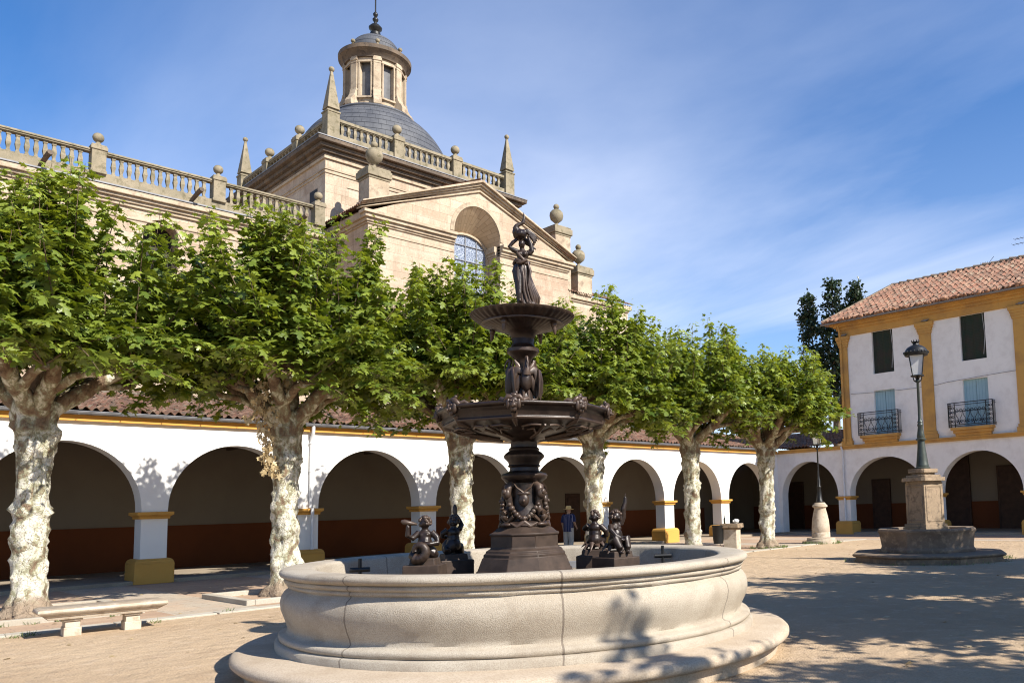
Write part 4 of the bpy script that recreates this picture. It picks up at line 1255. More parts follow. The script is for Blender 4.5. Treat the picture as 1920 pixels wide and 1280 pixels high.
ga = garland().build('garland', M_BRONZE, col_, smooth=60)
for k in range(4):
    o = ga if k == 0 else ga.copy()
    if k: COL.objects.link(o)
    o.rotation_euler = (0, 0, R_(-2 + 90 * k))
# octagonal bowl with lion masks at the corners
BR = -90 - 6
mb = MB(); k8 = 1.0
mb.lathe([(0.16, 2.50), (0.22, 2.535), (0.42, 2.565), (0.62, 2.60), (0.80, 2.645), (0.93, 2.685), (0.985, 2.70), (1.0, 2.72), (0.985, 2.735), (1.0, 2.80), (1.03, 2.845), (1.075, 2.86), (1.085, 2.88), (1.075, 2.90), (1.03, 2.905), (0.98, 2.88), (0.92, 2.78), (0.4, 2.70), (0.12, 2.70)], 8, rot=R_(BR))
bowl = mb.build('large_bowl', M_BRONZE, fou, smooth=30, bevel=0.008, seg=2)
def mask():
    m = MB(); x = 1.04
    m.ell((x, 0, 2.86), (0.075, 0.085, 0.105), 14, 10); m.ell((x + 0.065, 0, 2.835), (0.035, 0.045, 0.035), 10, 7); m.ell((x + 0.075, 0, 2.87), (0.02, 0.018, 0.04), 8, 6)
    for s in (-1, 1):
        m.ell((x + 0.055, s * 0.038, 2.895), (0.022, 0.024, 0.016), 8, 5); m.ell((x + 0.02, s * 0.075, 2.86), (0.04, 0.035, 0.08), 9, 7)
        m.tube([(x, s * 0.03, 2.95), (x + 0.02, s * 0.08, 2.955), (x - 0.02, s * 0.125, 2.90), (x - 0.04, s * 0.12, 2.84)], [0.035, 0.04, 0.035, 0.02], 8)
        m.tube([(x - 0.02, s * 0.10, 2.90), (x - 0.08, s * 0.19, 2.935), (x - 0.12, s * 0.23, 2.91)], [0.03, 0.03, 0.012], 7)
    m.ell((x - 0.01, 0, 2.975), (0.05, 0.06, 0.035), 10, 7); m.ell((x - 0.03, 0.03, 3.01), (0.03, 0.03, 0.03), 8, 6)
    m.ell((x + 0.03, 0, 2.79), (0.03, 0.05, 0.05), 9, 6); m.tube([(x + 0.08, 0, 2.83), (x + 0.12, 0, 2.82)], 0.014, 7)
    m.v = [(1.03 + (a_ - 1.04) * 0.72, b_ * 0.78, 2.865 + (c_ - 2.865) * 0.82) for a_, b_, c_ in m.v]
    m.tube([(0.99, 0, 2.77), (0.94, 0, 2.69), (0.79, 0, 2.645)], [0.035, 0.035, 0.018], 8)
    return m
mk = mask().build('lion_mask', M_BRONZE, bowl, smooth=70)
for k in range(8):
    o = mk if k == 0 else mk.copy()
    if k: COL.objects.link(o)
    o.rotation_euler = (0, 0, R_(BR + 45 * k))
def bowl_relief():
    m = MB()
    for s in (-1, 1):
        m.tube([(0.86, s * 0.05, 2.635), (0.84, s * 0.16, 2.645), (0.76, s * 0.24, 2.63), (0.66, s * 0.2, 2.60)], [0.012, 0.018, 0.016, 0.008], 6)
        m.tube([(0.60, s * 0.04, 2.575), (0.74, s * 0.10, 2.61), (0.66, s * 0.16, 2.60)], [0.014, 0.016, 0.008], 6)
    m.tube([(0.3, 0, 2.535), (0.6, 0, 2.58), (0.86, 0, 2.64)], [0.02, 0.025, 0.012], 6)
    return m
br_ = bowl_relief().build('leaf_relief', M_BRONZE, bowl, smooth=70)
for k in range(8):
    o = br_ if k == 0 else br_.copy()
    if k: COL.objects.link(o)
    o.rotation_euler = (0, 0, R_(BR + 22.5 + 45 * k))
# stem with three cranes
mb = MB(); mb.lathe([(0.30, 2.70), (0.30, 2.86), (0.24, 2.9), (0.20, 2.98), (0.14, 3.05), (0.10, 3.2), (0.095, 3.5), (0.12, 3.56), (0.17, 3.60), (0.20, 3.63), (0.20, 3.67), (0.15, 3.70), (0.13, 3.74), (0.14, 3.80), (0.12, 3.84), (0.14, 3.88)], 32, rf=lambda a, i, r: r * (1 + 0.05 * math.cos(12 * a) * (i in (1, 2, 3))))
st_ = mb.build('stem', M_BRONZE, fou, smooth=40)
def crane():
    m = MB()
    m.ell((0, -0.13, 3.26), (0.075, 0.07, 0.14), 14, 10)
    m.tube([(0, -0.17, 3.34), (0, -0.20, 3.40), (0, -0.175, 3.46), (0, -0.165, 3.52)], [0.055, 0.035, 0.024, 0.022], 8)
    m.ell((0, -0.175, 3.535), (0.026, 0.034, 0.03), 8, 6); m.tube([(0, -0.20, 3.535), (0.0, -0.235, 3.47), (0, -0.24, 3.42)], [0.014, 0.010, 0.005], 6)
    for s in (-1, 1):
        m.tube([(s * 0.04, -0.13, 3.36), (s * 0.10, -0.12, 3.40), (s * 0.155, -0.10, 3.36), (s * 0.185, -0.08, 3.25), (s * 0.20, -0.06, 3.12), (s * 0.205, -0.05, 3.03)], [0.03, 0.055, 0.075, 0.07, 0.045, 0.006], 10, True, 1.0, 0.35)
        m.tube([(s * 0.05, -0.12, 3.30), (s * 0.11, -0.10, 3.24), (s * 0.14, -0.08, 3.12), (s * 0.15, -0.07, 3.02)], [0.05, 0.07, 0.05, 0.008], 9, True, 1.0, 0.4)
        m.tube([(s * 0.05, -0.11, 3.38), (s * 0.10, -0.10, 3.46), (s * 0.13, -0.09, 3.52)], [0.03, 0.03, 0.006], 7, True, 1.0, 0.5)
        m.tube([(s * 0.03, -0.12, 3.14), (s * 0.035, -0.13, 3.02), (s * 0.035, -0.13, 2.93)], [0.026, 0.014, 0.014], 6); m.ell((s * 0.04, -0.16, 2.93), (0.03, 0.05, 0.012), 8, 5)
    m.tube([(0, -0.1, 3.15), (0.0, -0.06, 3.05), (0, -0.03, 2.97)], [0.05, 0.04, 0.015], 7)
    for k in range(4):
        a = k * 1.57; m.tube([(0.04 * math.cos(a), -0.15 + 0.04 * math.sin(a), 2.93), (0.08 * math.cos(a), -0.15 + 0.08 * math.sin(a), 3.02), (0.13 * math.cos(a), -0.15 + 0.12 * math.sin(a), 3.03)], [0.03, 0.022, 0.006], 6)
    return m
cr = crane().build('crane', M_BRONZE, st_, smooth=70)
for k in range(3):
    o = cr if k == 0 else cr.copy()
    if k: COL.objects.link(o)
    o.rotation_euler = (0, 0, R_(14 + 120 * k))
# upper bowl, gadrooned
UP = [(0.14, 3.80), (0.16, 3.86), (0.24, 3.895), (0.36, 3.93), (0.48, 3.975), (0.56, 4.02), (0.615, 4.06), (0.64, 4.09), (0.642, 4.10), (0.63, 4.105), (0.59, 4.08), (0.40, 4.02), (0.1, 4.0)]
mb = MB(); mb.lathe(UP, 192, rf=lambda a, i, r: r * (1 + (0.035 if 3 < i < 9 else 0.012) * (abs(math.cos(20 * a)) - 0.5) * (i > 1)))
ub = mb.build('upper_bowl', M_BRONZE, fou, smooth=60)
mb = MB(); mb.lathe([(0.50, 3.975), (0.515, 3.978), (0.515, 3.992), (0.50, 3.995)], 96); mb.build('bowl_band', M_BRONZE, ub, smooth=60)
mb = MB(); mb.ell((0.44, 0, 3.94), (0.04, 0.04, 0.05), 8, 6); mb.tube([(0.44, 0, 3.93), (0.45, 0, 3.86), (0.455, 0, 3.82)], [0.03, 0.024, 0.012], 7)
sp_ = mb.build('spout', M_BRONZE, ub, smooth=70)
for k in range(4):
    o = sp_ if k == 0 else sp_.copy()
    if k: COL.objects.link(o)
    o.rotation_euler = (0, 0, R_(-30 + 90 * k))
# statue: woman in a windblown skirt lifting a crane over her head
m = MB()
rings = []
SK = [(4.245, 0.055, 0.115, 0.085), (4.30, 0.05, 0.105, 0.082), (4.38, 0.035, 0.092, 0.08), (4.48, 0.012, 0.09, 0.082), (4.58, -0.01, 0.10, 0.088), (4.67, -0.018, 0.108, 0.092), (4.74, -0.012, 0.092, 0.078), (4.80, -0.005, 0.068, 0.058)]
for i, (z, cx, hw, hd) in enumerate(SK):
    f = 1 - i / len(SK)
    rings.append([(cx + hw * math.cos(a) * (1 + 0.10 * f * math.sin(9 * a + 0.6 * i) + 0.07 * f * math.sin(5 * a)), hd * math.sin(a) * (1 + 0.12 * f * math.sin(9 * a + 0.6 * i)), z) for a in [2 * PI * k / 48 for k in range(48)]])
m.rings(rings)
skirt = m
b = MB()
b.tube([(-0.035, -0.07, 4.25), (-0.04, -0.075, 4.36), (-0.04, -0.05, 4.50), (-0.045, -0.02, 4.66)], [0.030, 0.042, 0.055, 0.075], 12)
b.ell((-0.03, -0.10, 4.26), (0.026, 0.055, 0.02), 10, 6)
b.ell((-0.01, 0, 4.72), (0.095, 0.075, 0.08), 14, 9); b.ell((0, 0, 4.80), (0.066, 0.052, 0.09), 14, 9); b.ell((0.005, -0.005, 4.885), (0.078, 0.056, 0.07), 14, 9)
for s in (-1, 1): b.ell((s * 0.035, -0.048, 4.885), 0.03, 9, 7)
b.tube([(0.005, 0, 4.93), (0.0, -0.012, 4.985)], [0.034, 0.03], 9); b.ell((-0.002, -0.022, 5.02), (0.042, 0.05, 0.056), 12, 9); b.ell((0.0, 0.03, 5.03), (0.035, 0.035, 0.035), 9, 7)
b.ell((-0.002, -0.072, 5.015), (0.008, 0.012, 0.012), 6, 5)
b.tube([(-0.055, 0, 4.925), (-0.11, -0.01, 4.945), (-0.155, -0.015, 4.985), (-0.11, -0.02, 5.04), (-0.055, -0.02, 5.085)], [0.036, 0.033, 0.028, 0.026, 0.02], 9)
b.tube([(0.065, 0, 4.925), (0.105, -0.015, 4.90), (0.125, -0.02, 4.93), (0.11, -0.02, 5.02), (0.085, -0.01, 5.10)], [0.036, 0.034, 0.030, 0.027, 0.02], 9)
for px_, pz in ((-0.05, 5.09), (0.08, 5.105)):
    for k in range(4): b.tube([(px_ + 0.008 * (k - 1.5), -0.02, pz), (px_ + 0.014 * (k - 1.5), -0.03, pz + 0.03)], 0.007, 5)
fig = b.build('statue', M_BRONZE, fou, voxel=0.0075, sm_it=2)
skirt.build('drapery', M_BRONZE, fig, smooth=60)
d = MB()
d.tube([(0.09 * math.cos(t) - 0.008, 0.075 * math.sin(t), 4.78 + 0.02 * math.sin(2 * t)) for t in np.linspace(0, 2 * PI, 22)], [0.022 + 0.006 * math.sin(5 * t) for t in np.linspace(0, 2 * PI, 22)], 8)
for k in (0, 2, 4, 6):
    t = k / 6
    d.tube([(0.07, -0.06 + 0.02 * k, 4.78), (0.10 - 0.004 * k, -0.07 + 0.02 * k, 4.66), (0.075 + 0.012 * k, -0.06 + 0.02 * k, 4.48), (0.11 + 0.016 * k, -0.06 + 0.02 * k, 4.34), (0.13 + 0.012 * k, -0.05 + 0.02 * k, 4.27)], [0.012, 0.020, 0.02, 0.024, 0.012], 7)
d.tube([(0.03, -0.075, 4.79), (-0.02, -0.09, 4.84), (-0.06, -0.06, 4.90)], [0.02, 0.018, 0.012], 7)
d.tube([(-0.06, -0.06, 4.77), (-0.01, -0.10, 4.755), (0.06, -0.085, 4.80)], [0.02, 0.026, 0.02], 7)
for (xa, xb, xc, xd), w in (((-0.05, -0.055, -0.02, 0.005), 0.014), ((0.0, 0.015, 0.02, 0.06), 0.02), ((0.03, 0.035, 0.06, 0.10), 0.012)): d.tube([(xa, -0.08, 4.74), (xb, -0.09, 4.58), (xc, -0.088, 4.40), (xd, -0.08, 4.255)], [0.006, w, w * 1.1, w * 0.8], 7)
d.build('skirt_folds', M_BRONZE, fig, smooth=70)
c = MB()
c.ell((-0.025, 0.0, 5.145), (0.085, 0.11, 0.075), 14, 9); c.ell((-0.06, -0.03, 5.17), (0.06, 0.07, 0.065), 12, 8)
c.tube([(-0.075, -0.05, 5.20), (-0.06, -0.06, 5.245), (-0.02, -0.06, 5.265), (0.02, -0.06, 5.285), (0.028, -0.06, 5.33)], [0.045, 0.03, 0.024, 0.022, 0.02], 9)
c.tube([(0.028, -0.06, 5.33), (0.03, -0.06, 5.37), (0.022, -0.06, 5.42)], [0.020, 0.014, 0.005], 8)
for k in range(6):
    c.tube([(0.0, 0.0, 5.20), (0.07, 0.0, 5.215 - 0.008 * k), (0.15, 0.01, 5.165 - 0.02 * k), (0.225 - 0.022 * k, 0.015, 5.08 - 0.022 * k)], [0.03, 0.026, 0.022, 0.006], 7, True, 0.6)
for k in range(4): c.tube([(-0.02, 0.06, 5.14), (0.06, 0.09, 5.10 - 0.01 * k), (0.12 + 0.02 * k, 0.1, 5.03 - 0.012 * k)], [0.04, 0.03, 0.01], 7)
c.build('lifted_crane', M_BRONZE, fig, voxel=0.007, sm_it=1)
# cherubs round the basin
def cherub(name, arms, look, coil, label=None):
    p = MB(); p.obox((0, 0, -0.33), (0.46, 0.46, 0.50)); p.obox((0, 0, -0.06), (0.34, 0.34, 0.12), 0, 0.92)
    m = MB()
    m.ell((0, 0, 0.13), (0.105, 0.10, 0.10), 14, 9); m.ell((0, -0.015, 0.21), (0.092, 0.085, 0.10), 14, 9); m.ell((0, 0, 0.30), (0.092, 0.068, 0.075), 14, 9)
    for s in (-1, 1): m.ell((s * 0.035, -0.055, 0.30), (0.03, 0.02, 0.025), 8, 6)
    m.tube([(0, 0, 0.36), (0.0, -0.01, 0.41)], [0.045, 0.042], 9)
    q_ = Matrix.Rotation(look, 3, 'Z'); hc = Vector((0, -0.012, 0.455))
    def H(v): return tuple(hc + q_ @ Vector(v))
    m.ell(hc, (0.07, 0.075, 0.078), 14, 10)
    m.ell(H((0, -0.066, -0.012)), (0.014, 0.018, 0.016), 7, 5)
    for s in (-1, 1): m.ell(H((s * 0.033, -0.05, -0.022)), (0.026, 0.024, 0.026), 8, 6); m.ell(H((s * 0.07, 0.0, -0.01)), (0.012, 0.02, 0.026), 7, 5)
    m.ell(H((0, -0.062, -0.045)), (0.02, 0.012, 0.010), 7, 5)
    for P, r in arms: m.tube(P, r, 9)
    for P, r in arms:
        e = Vector(P[-1]); dv = (e - Vector(P[-2])).normalized(); sd = dv.orthogonal().normalized()
        for k in range(4): m.tube([e + sd * 0.010 * (k - 1.5), e + dv * 0.035 + sd * 0.013 * (k - 1.5), e + dv * (0.05 + 0.006 * (k in (1, 2))) + sd * 0.013 * (k - 1.5) - Vector((0, 0.004, 0))], 0.0075, 5)
        m.tube([e, e + sd * 0.03 + dv * 0.015], 0.009, 5)
    if coil == 'tail':
        m.tube([(0, -0.02, 0.12), (-0.10, -0.06, 0.08), (-0.13, -0.10, 0.03), (-0.08, -0.15, 0.02)], [0.09, 0.075, 0.06, 0.045], 10)
        m.tube([(0, 0.02, 0.12), (0.10, 0.02, 0.06), (0.11, 0.09, 0.03)], [0.09, 0.07, 0.05], 10)
    else:
        for s in (-1, 1):
            m.tube([(s * 0.05, -0.02, 0.11), (s * 0.10, -0.13, 0.15), (s * 0.07, -0.17, 0.05), (s * 0.06, -0.14, -0.02)], [0.07, 0.06, 0.045, 0.03], 10); m.ell((s * 0.06, -0.18, -0.02), (0.028, 0.055, 0.02), 8, 6)
    ch = m.build(name, M_BRONZE, fou, voxel=0.009, sm_it=2)
    h = MB(); r3 = random.Random(4)
    for k in range(60):
        a = r3.uniform(0, 2 * PI); e = r3.uniform(-0.25, 1.5)
        v = Vector((math.cos(a) * math.cos(e) * 0.07, math.sin(a) * math.cos(e) * 0.075, math.sin(e) * 0.08))
        if v.y < -0.04 and v.z < 0.035: continue
        h.ell(H(v), 0.018 + 0.008 * r3.random(), 7, 5)
    h.build('curly_hair', M_BRONZE, ch, smooth=180)
    p.build('cherub_pedestal', M_PED, ch, bevel=0.012)
    if coil == 'tail':
        s_ = MB()
        P = []; Rr = []
        for k in range(26):
            t = k / 25; a = -2.2 + t * 5.6; r = 0.115 * (1 - 0.62 * t)
            P.append((-0.03 + r * math.cos(a), -0.19 - 0.02 * t, 0.105 + r * math.sin(a))); Rr.append((0.068 * (1 - 0.55 * t)) * (1 + 0.10 * (k % 2)))
        s_.tube(P, Rr, 12); s_.build('fish_tail', M_BRONZE, ch, smooth=50)
    else:
        s_ = MB()
        for k in range(9):
            a = k * 0.7; s_.tube([(0.05 * math.cos(a), 0.02 + 0.05 * math.sin(a), 0.05), (0.12 * math.cos(a), 0.02 + 0.12 * math.sin(a), 0.09 - 0.03 * (k % 2)), (0.19 * math.cos(a), 0.02 + 0.17 * math.sin(a), 0.03 - 0.03 * (k % 3))], [0.045, 0.04, 0.008], 7, True, 0.6)
        s_.build('leaf_seat', M_BRONZE, ch, smooth=60)
    return ch
c1 = cherub('horn_cherub', [([(-0.08, 0, 0.335), (-0.15, -0.05, 0.26), (-0.20, -0.10, 0.30), (-0.19, -0.11, 0.42)], [0.042, 0.04, 0.035, 0.026]), ([(0.085, 0, 0.335), (0.155, -0.01, 0.26), (0.17, -0.04, 0.19), (0.08, -0.10, 0.18), (0.0, -0.115, 0.185)], [0.044, 0.042, 0.04, 0.034, 0.026])], R_(-62), 'tail')
c1.scale = (0.88,) * 3; c1.location = (-1.13, -0.42, 1.155); c1.rotation_euler = (0, 0, R_(-8))
h = MB(); h.tube([(-0.09, -0.055, 0.44), (-0.16, -0.10, 0.455), (-0.24, -0.12, 0.475), (-0.275, -0.125, 0.49)], [0.012, 0.03, 0.036, 0.014], 9); h.build('conch_horn', M_BRONZE, c1, smooth=60)
c2 = cherub('horn_cherub', [([(-0.08, 0, 0.335), (-0.13, -0.05, 0.40), (-0.09, -0.09, 0.50), (-0.05, -0.08, 0.56)], [0.042, 0.038, 0.032, 0.026]), ([(0.085, 0, 0.335), (0.15, -0.02, 0.29), (0.13, -0.09, 0.25), (0.05, -0.13, 0.23)], [0.044, 0.04, 0.036, 0.026])], R_(160), 'tail')
c2.scale = (0.9,) * 3; c2.location = (-0.90, 0.62, 1.14); c2.rotation_euler = (0, 0, R_(200))
h = MB(); h.tube([(-0.05, -0.08, 0.50), (-0.045, -0.085, 0.60), (-0.045, -0.09, 0.66), (-0.045, -0.09, 0.70)], [0.015, 0.035, 0.03, 0.01], 9); h.build('conch_horn', M_BRONZE, c2, smooth=60)
c3 = cherub('seated_cherub', [([(-0.08, 0, 0.335), (-0.13, -0.06, 0.28), (-0.10, -0.12, 0.21), (-0.04, -0.16, 0.17)], [0.042, 0.038, 0.034, 0.026]), ([(0.085, 0, 0.345), (0.115, -0.03, 0.45), (0.105, -0.05, 0.56), (0.135, -0.06, 0.64), (0.14, -0.06, 0.71)], [0.046, 0.044, 0.038, 0.032, 0.026])], R_(40), 'legs')
c3.scale = (0.9,) * 3; c3.location = (1.08, -0.30, 1.15); c3.rotation_euler = (0, 0, R_(35))
c4 = cherub('seated_cherub', [([(-0.08, 0, 0.335), (-0.155, 0.0, 0.26), (-0.16, -0.06, 0.19), (-0.09, -0.13, 0.17)], [0.042, 0.04, 0.036, 0.026]), ([(0.085, 0, 0.335), (0.15, -0.03, 0.29), (0.12, -0.11, 0.28), (0.05, -0.13, 0.30)], [0.044, 0.04, 0.036, 0.026])], R_(150), 'legs')
c4.scale = (0.9,) * 3; c4.location = (0.88, 0.30, 1.15); c4.rotation_euler = (0, 0, R_(165))
mb = MB(); mb.tube([(1.0, 0.75, 0.36), (1.0, 0.75, 1.02)], 0.09, 14); mb.obox((0.72, 1.3, 0.9), (0.3, 0.14, 0.08)); mb.build('pump_fitting', M_ZINC, fou, smooth=50)
for x, y in ((-2.05, 0.7), (1.9, 1.15)):
    mb = MB(); mb.tube([(x, y, 0.36), (x, y, 1.12)], 0.022, 8); mb.tube([(x - 0.12, y, 0.98), (x + 0.12, y, 0.98)], 0.03, 8)
    mb.build('water_pipe', M_IRON, fou, smooth=50)

# ------------------------------------------------------------------ old octagonal well with a lamp on its pillar
WX, WY = -9.87, 21.33
wel = empty('octagonal_fountain', (WX, WY, 0), 'old octagonal stone fountain with a square pillar in dappled shade at right', 'fountain', R_(24.8))
mb = MB(); mb.lathe([(2.02, -0.02), (2.02, 0.14), (2.10, 0.16), (2.12, 0.20), (2.08, 0.235), (1.2, 0.25), (0.9, 0.25)], 8, rot=R_(22.5)); mb.build('step', M_WELLDK, wel, bevel=0.02, smooth=30)
mb = MB(); mb.lathe([(1.33, 0.24), (1.33, 0.33), (1.29, 0.36), (1.28, 0.42), (1.33, 0.74), (1.37, 0.80), (1.37, 0.85), (1.34, 0.87), (1.13, 0.865), (1.11, 0.84), (1.08, 0.35), (0.3, 0.34)], 8, rot=R_(22.5)); mb.build('basin', M_WELLDK, wel, bevel=0.02, smooth=30)
mb = MB(); mb.obox((0, 0, 0.6), (0.86, 0.86, 0.60), R_(45)); mb.obox((0, 0, 0.93), (0.80, 0.80, 0.1), R_(45)); mb.obox((0, 0, 1.52), (0.71, 0.71, 1.16), R_(45), 0.99)
for a in range(4):
    aa = R_(45 + 90 * a); u_ = Vector((math.cos(aa), math.sin(aa), 0)); v_ = Vector((-u_.y, u_.x, 0))
    for s, t0, t1, z0, z1 in ((-0.27, 0, 0.03, 1.08, 2.0), (0.27, 0, 0.03, 1.08, 2.0), (0, -0.27, 0.27, 1.04, 1.09), (0, -0.27, 0.27, 1.98, 2.03)):
        if t1 > 0.1: cc = u_ * 0.352; mb.obox((cc.x, cc.y, (z0 + z1) / 2), (0.03, 0.56, z1 - z0), aa)
        else: cc = u_ * 0.352 + v_ * s; mb.obox((cc.x, cc.y, (z0 + z1) / 2), (0.03, 0.05, z1 - z0), aa)
mb.build('pillar', M_OLDST, wel, bevel=0.012)
mb = MB(); r2 = random.Random(11)
for z0, z1, w in ((2.08, 2.14, 0.76), (2.14, 2.24, 0.92), (2.24, 2.31, 0.74), (2.31, 2.37, 0.50), (2.37, 2.48, 0.62)):
    n_ = 36; ring = lambda z, ww: [(ww / 2 * max(-1, min(1, 1.25 * math.cos(2 * PI * k / n_))) * (1 + r2.uniform(-0.035, 0.03)), ww / 2 * max(-1, min(1, 1.25 * math.sin(2 * PI * k / n_))) * (1 + r2.uniform(-0.035, 0.03)), z) for k in range(n_)]
    mb.rings([[(x * math.cos(PI / 4) - y * math.sin(PI / 4), x * math.sin(PI / 4) + y * math.cos(PI / 4), z) for x, y, z in ring(zz_, w)] for zz_ in (z0, z1)])
mb.build('pillar_cap', M_OLDST, wel, bevel=0.01)

def lantern(root, z, s=1.0, rot=0.0):
    """lantern whose glass starts at height z"""
    def q4(r0, r1, z0, z1, a0=rot):
        return [[(r * math.cos(a0 + PI / 2 * k), r * math.sin(a0 + PI / 2 * k), zz) for k in range(4)] for r, zz in ((r0, z0), (r1, z1))]
    m = MB()
    m.lathe([(0.03, z - 0.14), (0.06, z - 0.12), (0.04, z - 0.09), (0.10 * s, z - 0.03), (0.185 * s, z - 0.025), (0.185 * s, z), (0.1, z)], 16)
    for k in range(4):
        a = rot + PI / 2 * k
        m.tube([(0.18 * s * math.cos(a), 0.18 * s * math.sin(a), z), (0.275 * s * math.cos(a), 0.275 * s * math.sin(a), z + 0.56 * s)], 0.014, 6)
        m.tube([(0.03 * math.cos(a), 0.03 * math.sin(a), z - 0.2), (0.14 * math.cos(a), 0.14 * math.sin(a), z - 0.13), (0.17 * s * math.cos(a), 0.17 * s * math.sin(a), z - 0.02)], 0.012, 5)
    lf = m.build('lantern_frame', M_IRON, root, smooth=45)
    m = MB(); m.rings(q4(0.165 * s, 0.262 * s, z + 0.002, z + 0.56 * s)); m.build('glass', M_LGLASS, lf)
    m = MB(); zt_ = z + 0.56 * s
    m.lathe([(0.26 * s, zt_ - 0.01), (0.31 * s, zt_), (0.335 * s, zt_ + 0.05), (0.33 * s, zt_ + 0.10), (0.315 * s, zt_ + 0.11), (0.30 * s, zt_ + 0.15), (0.25 * s, zt_ + 0.22), (0.16 * s, zt_ + 0.275), (0.085 * s, zt_ + 0.30), (0.075 * s, zt_ + 0.34), (0.11 * s, zt_ + 0.39), (0.09 * s, zt_ + 0.395)], 24)
    for k in range(8):
        a = 2 * PI * k / 8
        m.ell((0.105 * s * math.cos(a), 0.105 * s * math.sin(a), zt_ + 0.415), (0.018, 0.018, 0.028), 6, 5)
    for k in range(20):
        a = 2 * PI * k / 20
        m.ell((0.335 * s * math.cos(a), 0.335 * s * math.sin(a), zt_ + 0.085), (0.02, 0.02, 0.03), 6, 5)
    m.build('lamp_hood', M_IRON, lf, smooth=45)
lamp = empty('street_lamp', (WX, WY, 2.47), 'tall green-grey lamp post standing on the pillar of the octagonal fountain', 'street lamp', 0, 'street lamps with black hoods')
mb = MB(); mb.lathe([(0.20, 0), (0.21, 0.02), (0.21, 0.05), (0.17, 0.07), (0.175, 0.10), (0.165, 0.13), (0.145, 0.30), (0.115, 0.55), (0.10, 0.72), (0.095, 0.78), (0.14, 0.81), (0.145, 0.84), (0.10, 0.87), (0.11, 0.90), (0.09, 1.02), (0.065, 1.18), (0.08, 1.21), (0.08, 1.25), (0.06, 1.28), (0.075, 1.31), (0.055, 1.36), (0.045, 1.42), (0.036, 2.42), (0.06, 2.45), (0.06, 2.48), (0.035, 2.52)], 20)
mb.build('post', M_LAMPG, lamp, smooth=40)
lantern(lamp, 2.62, 1.0, R_(70))
lamp2 = empty('street_lamp', (-17.47, 28.2, 0), 'thin lamp post on a bottle-shaped stone base beside the farthest plane tree', 'street lamp', 0, 'street lamps with black hoods')
mb = MB(); mb.lathe([(0.60, 0), (0.60, 0.12), (0.56, 0.16), (0.56, 0.22), (0.4, 0.24), (0.36, 0.25), (0.36, 0.42), (0.345, 0.45), (0.36, 0.48), (0.355, 0.62), (0.33, 0.9), (0.27, 1.2), (0.23, 1.36), (0.24, 1.42), (0.30, 1.45), (0.30, 1.50), (0.24, 1.56), (0.20, 1.62)], 32); mb.build('stone_base', M_BENCH, lamp2, smooth=40)
mb = MB(); mb.lathe([(0.15, 1.62), (0.15, 1.68), (0.12, 1.72), (0.075, 2.2), (0.10, 2.24), (0.06, 2.3), (0.07, 2.5), (0.05, 2.55), (0.035, 2.7), (0.03, 3.75), (0.05, 3.78), (0.03, 3.84)], 16); mb.build('post', M_IRON, lamp2, smooth=40)
lantern(lamp2, 3.95, 1.05, R_(70))

# ------------------------------------------------------------------ bench, stone pier, bin, bottle, paper
ben = empty('stone_bench', (-14.98, 3.52, 0), 'pale granite bench on two blocks beside the leftmost plane tree', 'bench', R_(-4))
mb = MB()
ring = lambda hx, hy, z: [(-hx, -hy, z), (hx, -hy, z), (hx, hy, z), (-hx, hy, z)]
mb.rings([ring(0.19, 0.68, 0.255), ring(0.205, 0.70, 0.285), ring(0.20, 0.70, 0.29), ring(0.235, 0.75, 0.315), ring(0.23, 0.75, 0.32), ring(0.27, 0.80, 0.345), ring(0.285, 0.82, 0.375), ring(0.275, 0.81, 0.41), ring(0.24, 0.78, 0.43)])
mb.build('seat', M_BENCH, ben, bevel=0.012, smooth=50)
m = MB(); m.obox((0, 0, 0.06), (0.30, 0.22, 0.14)); m.obox((0, 0, 0.17), (0.26, 0.19, 0.11)); m.obox((0, 0, 0.24), (0.32, 0.24, 0.04))
lg = m.build('leg', M_BENCH, ben, bevel=0.012)
l2 = lg.copy(); COL.objects.link(l2); lg.location = (0, -0.38, 0); l2.location = (0, 0.38, 0)
pier = empty('stone_pier', (-18.3, 23.5, 0), 'short square stone pier with a mossy cap near the second farthest plane tree', 'stone pier', R_(20))
mb = MB(); mb.obox((0, 0, 0.37), (0.50, 0.50, 0.76)); mb.build('shaft', M_BENCH, pier, bevel=0.015)
mb = MB(); mb.obox((0, 0, 0.775), (0.58, 0.58, 0.05)); mb.obox((0, 0, 0.88), (0.70, 0.70, 0.16), 0, 0.97); mb.build('cap', M_OLDST, pier, bevel=0.02)
bi = empty('litter_bin', (-18.62, 23.10, 0.05), 'black basket litter bin hanging on the side of the stone pier', 'litter bin', R_(20))
mb = MB(); mb.lathe([(0.17, 0.20), (0.19, 0.35), (0.21, 0.80), (0.225, 0.82), (0.225, 0.85), (0.20, 0.85), (0.18, 0.3), (0.0, 0.3)], 20, cap=False); mb.build('basket', M_IRON, bi, smooth=45)
mb = MB(); mb.tube([(0.15, 0.1, 0.7), (0.25, 0.2, 0.7)], 0.02, 6); mb.tube([(0.05, 0.0, 0.2), (0.1, 0.04, 0.08), (0.18, 0.12, 0.12)], 0.012, 5); mb.build('bracket', M_IRON, bi)
mb = MB(); mb.lathe([(0.0, 0), (0.036, 0.0), (0.038, 0.02), (0.038, 0.17), (0.03, 0.20), (0.014, 0.23), (0.013, 0.29), (0.016, 0.295), (0.016, 0.31), (0, 0.311)], 14)
o = mb.build('bottle', m_plain('dark_glass', (0.02, 0.022, 0.012), 0.15, 0, 0.6), smooth=40); o.location = (-18.50, 23.34, 0.958); tag(o, 'dark glass bottle standing on the cap of the stone pier', 'bottle')
mb = MB(); r2 = random.Random(2)
bmx = bmesh.new(); bmesh.ops.create_icosphere(bmx, subdivisions=3, radius=0.11)
for v in bmx.verts: v.co *= 1 + 0.35 * mnoise.noise(v.co * 18) ; v.co.z *= 0.75
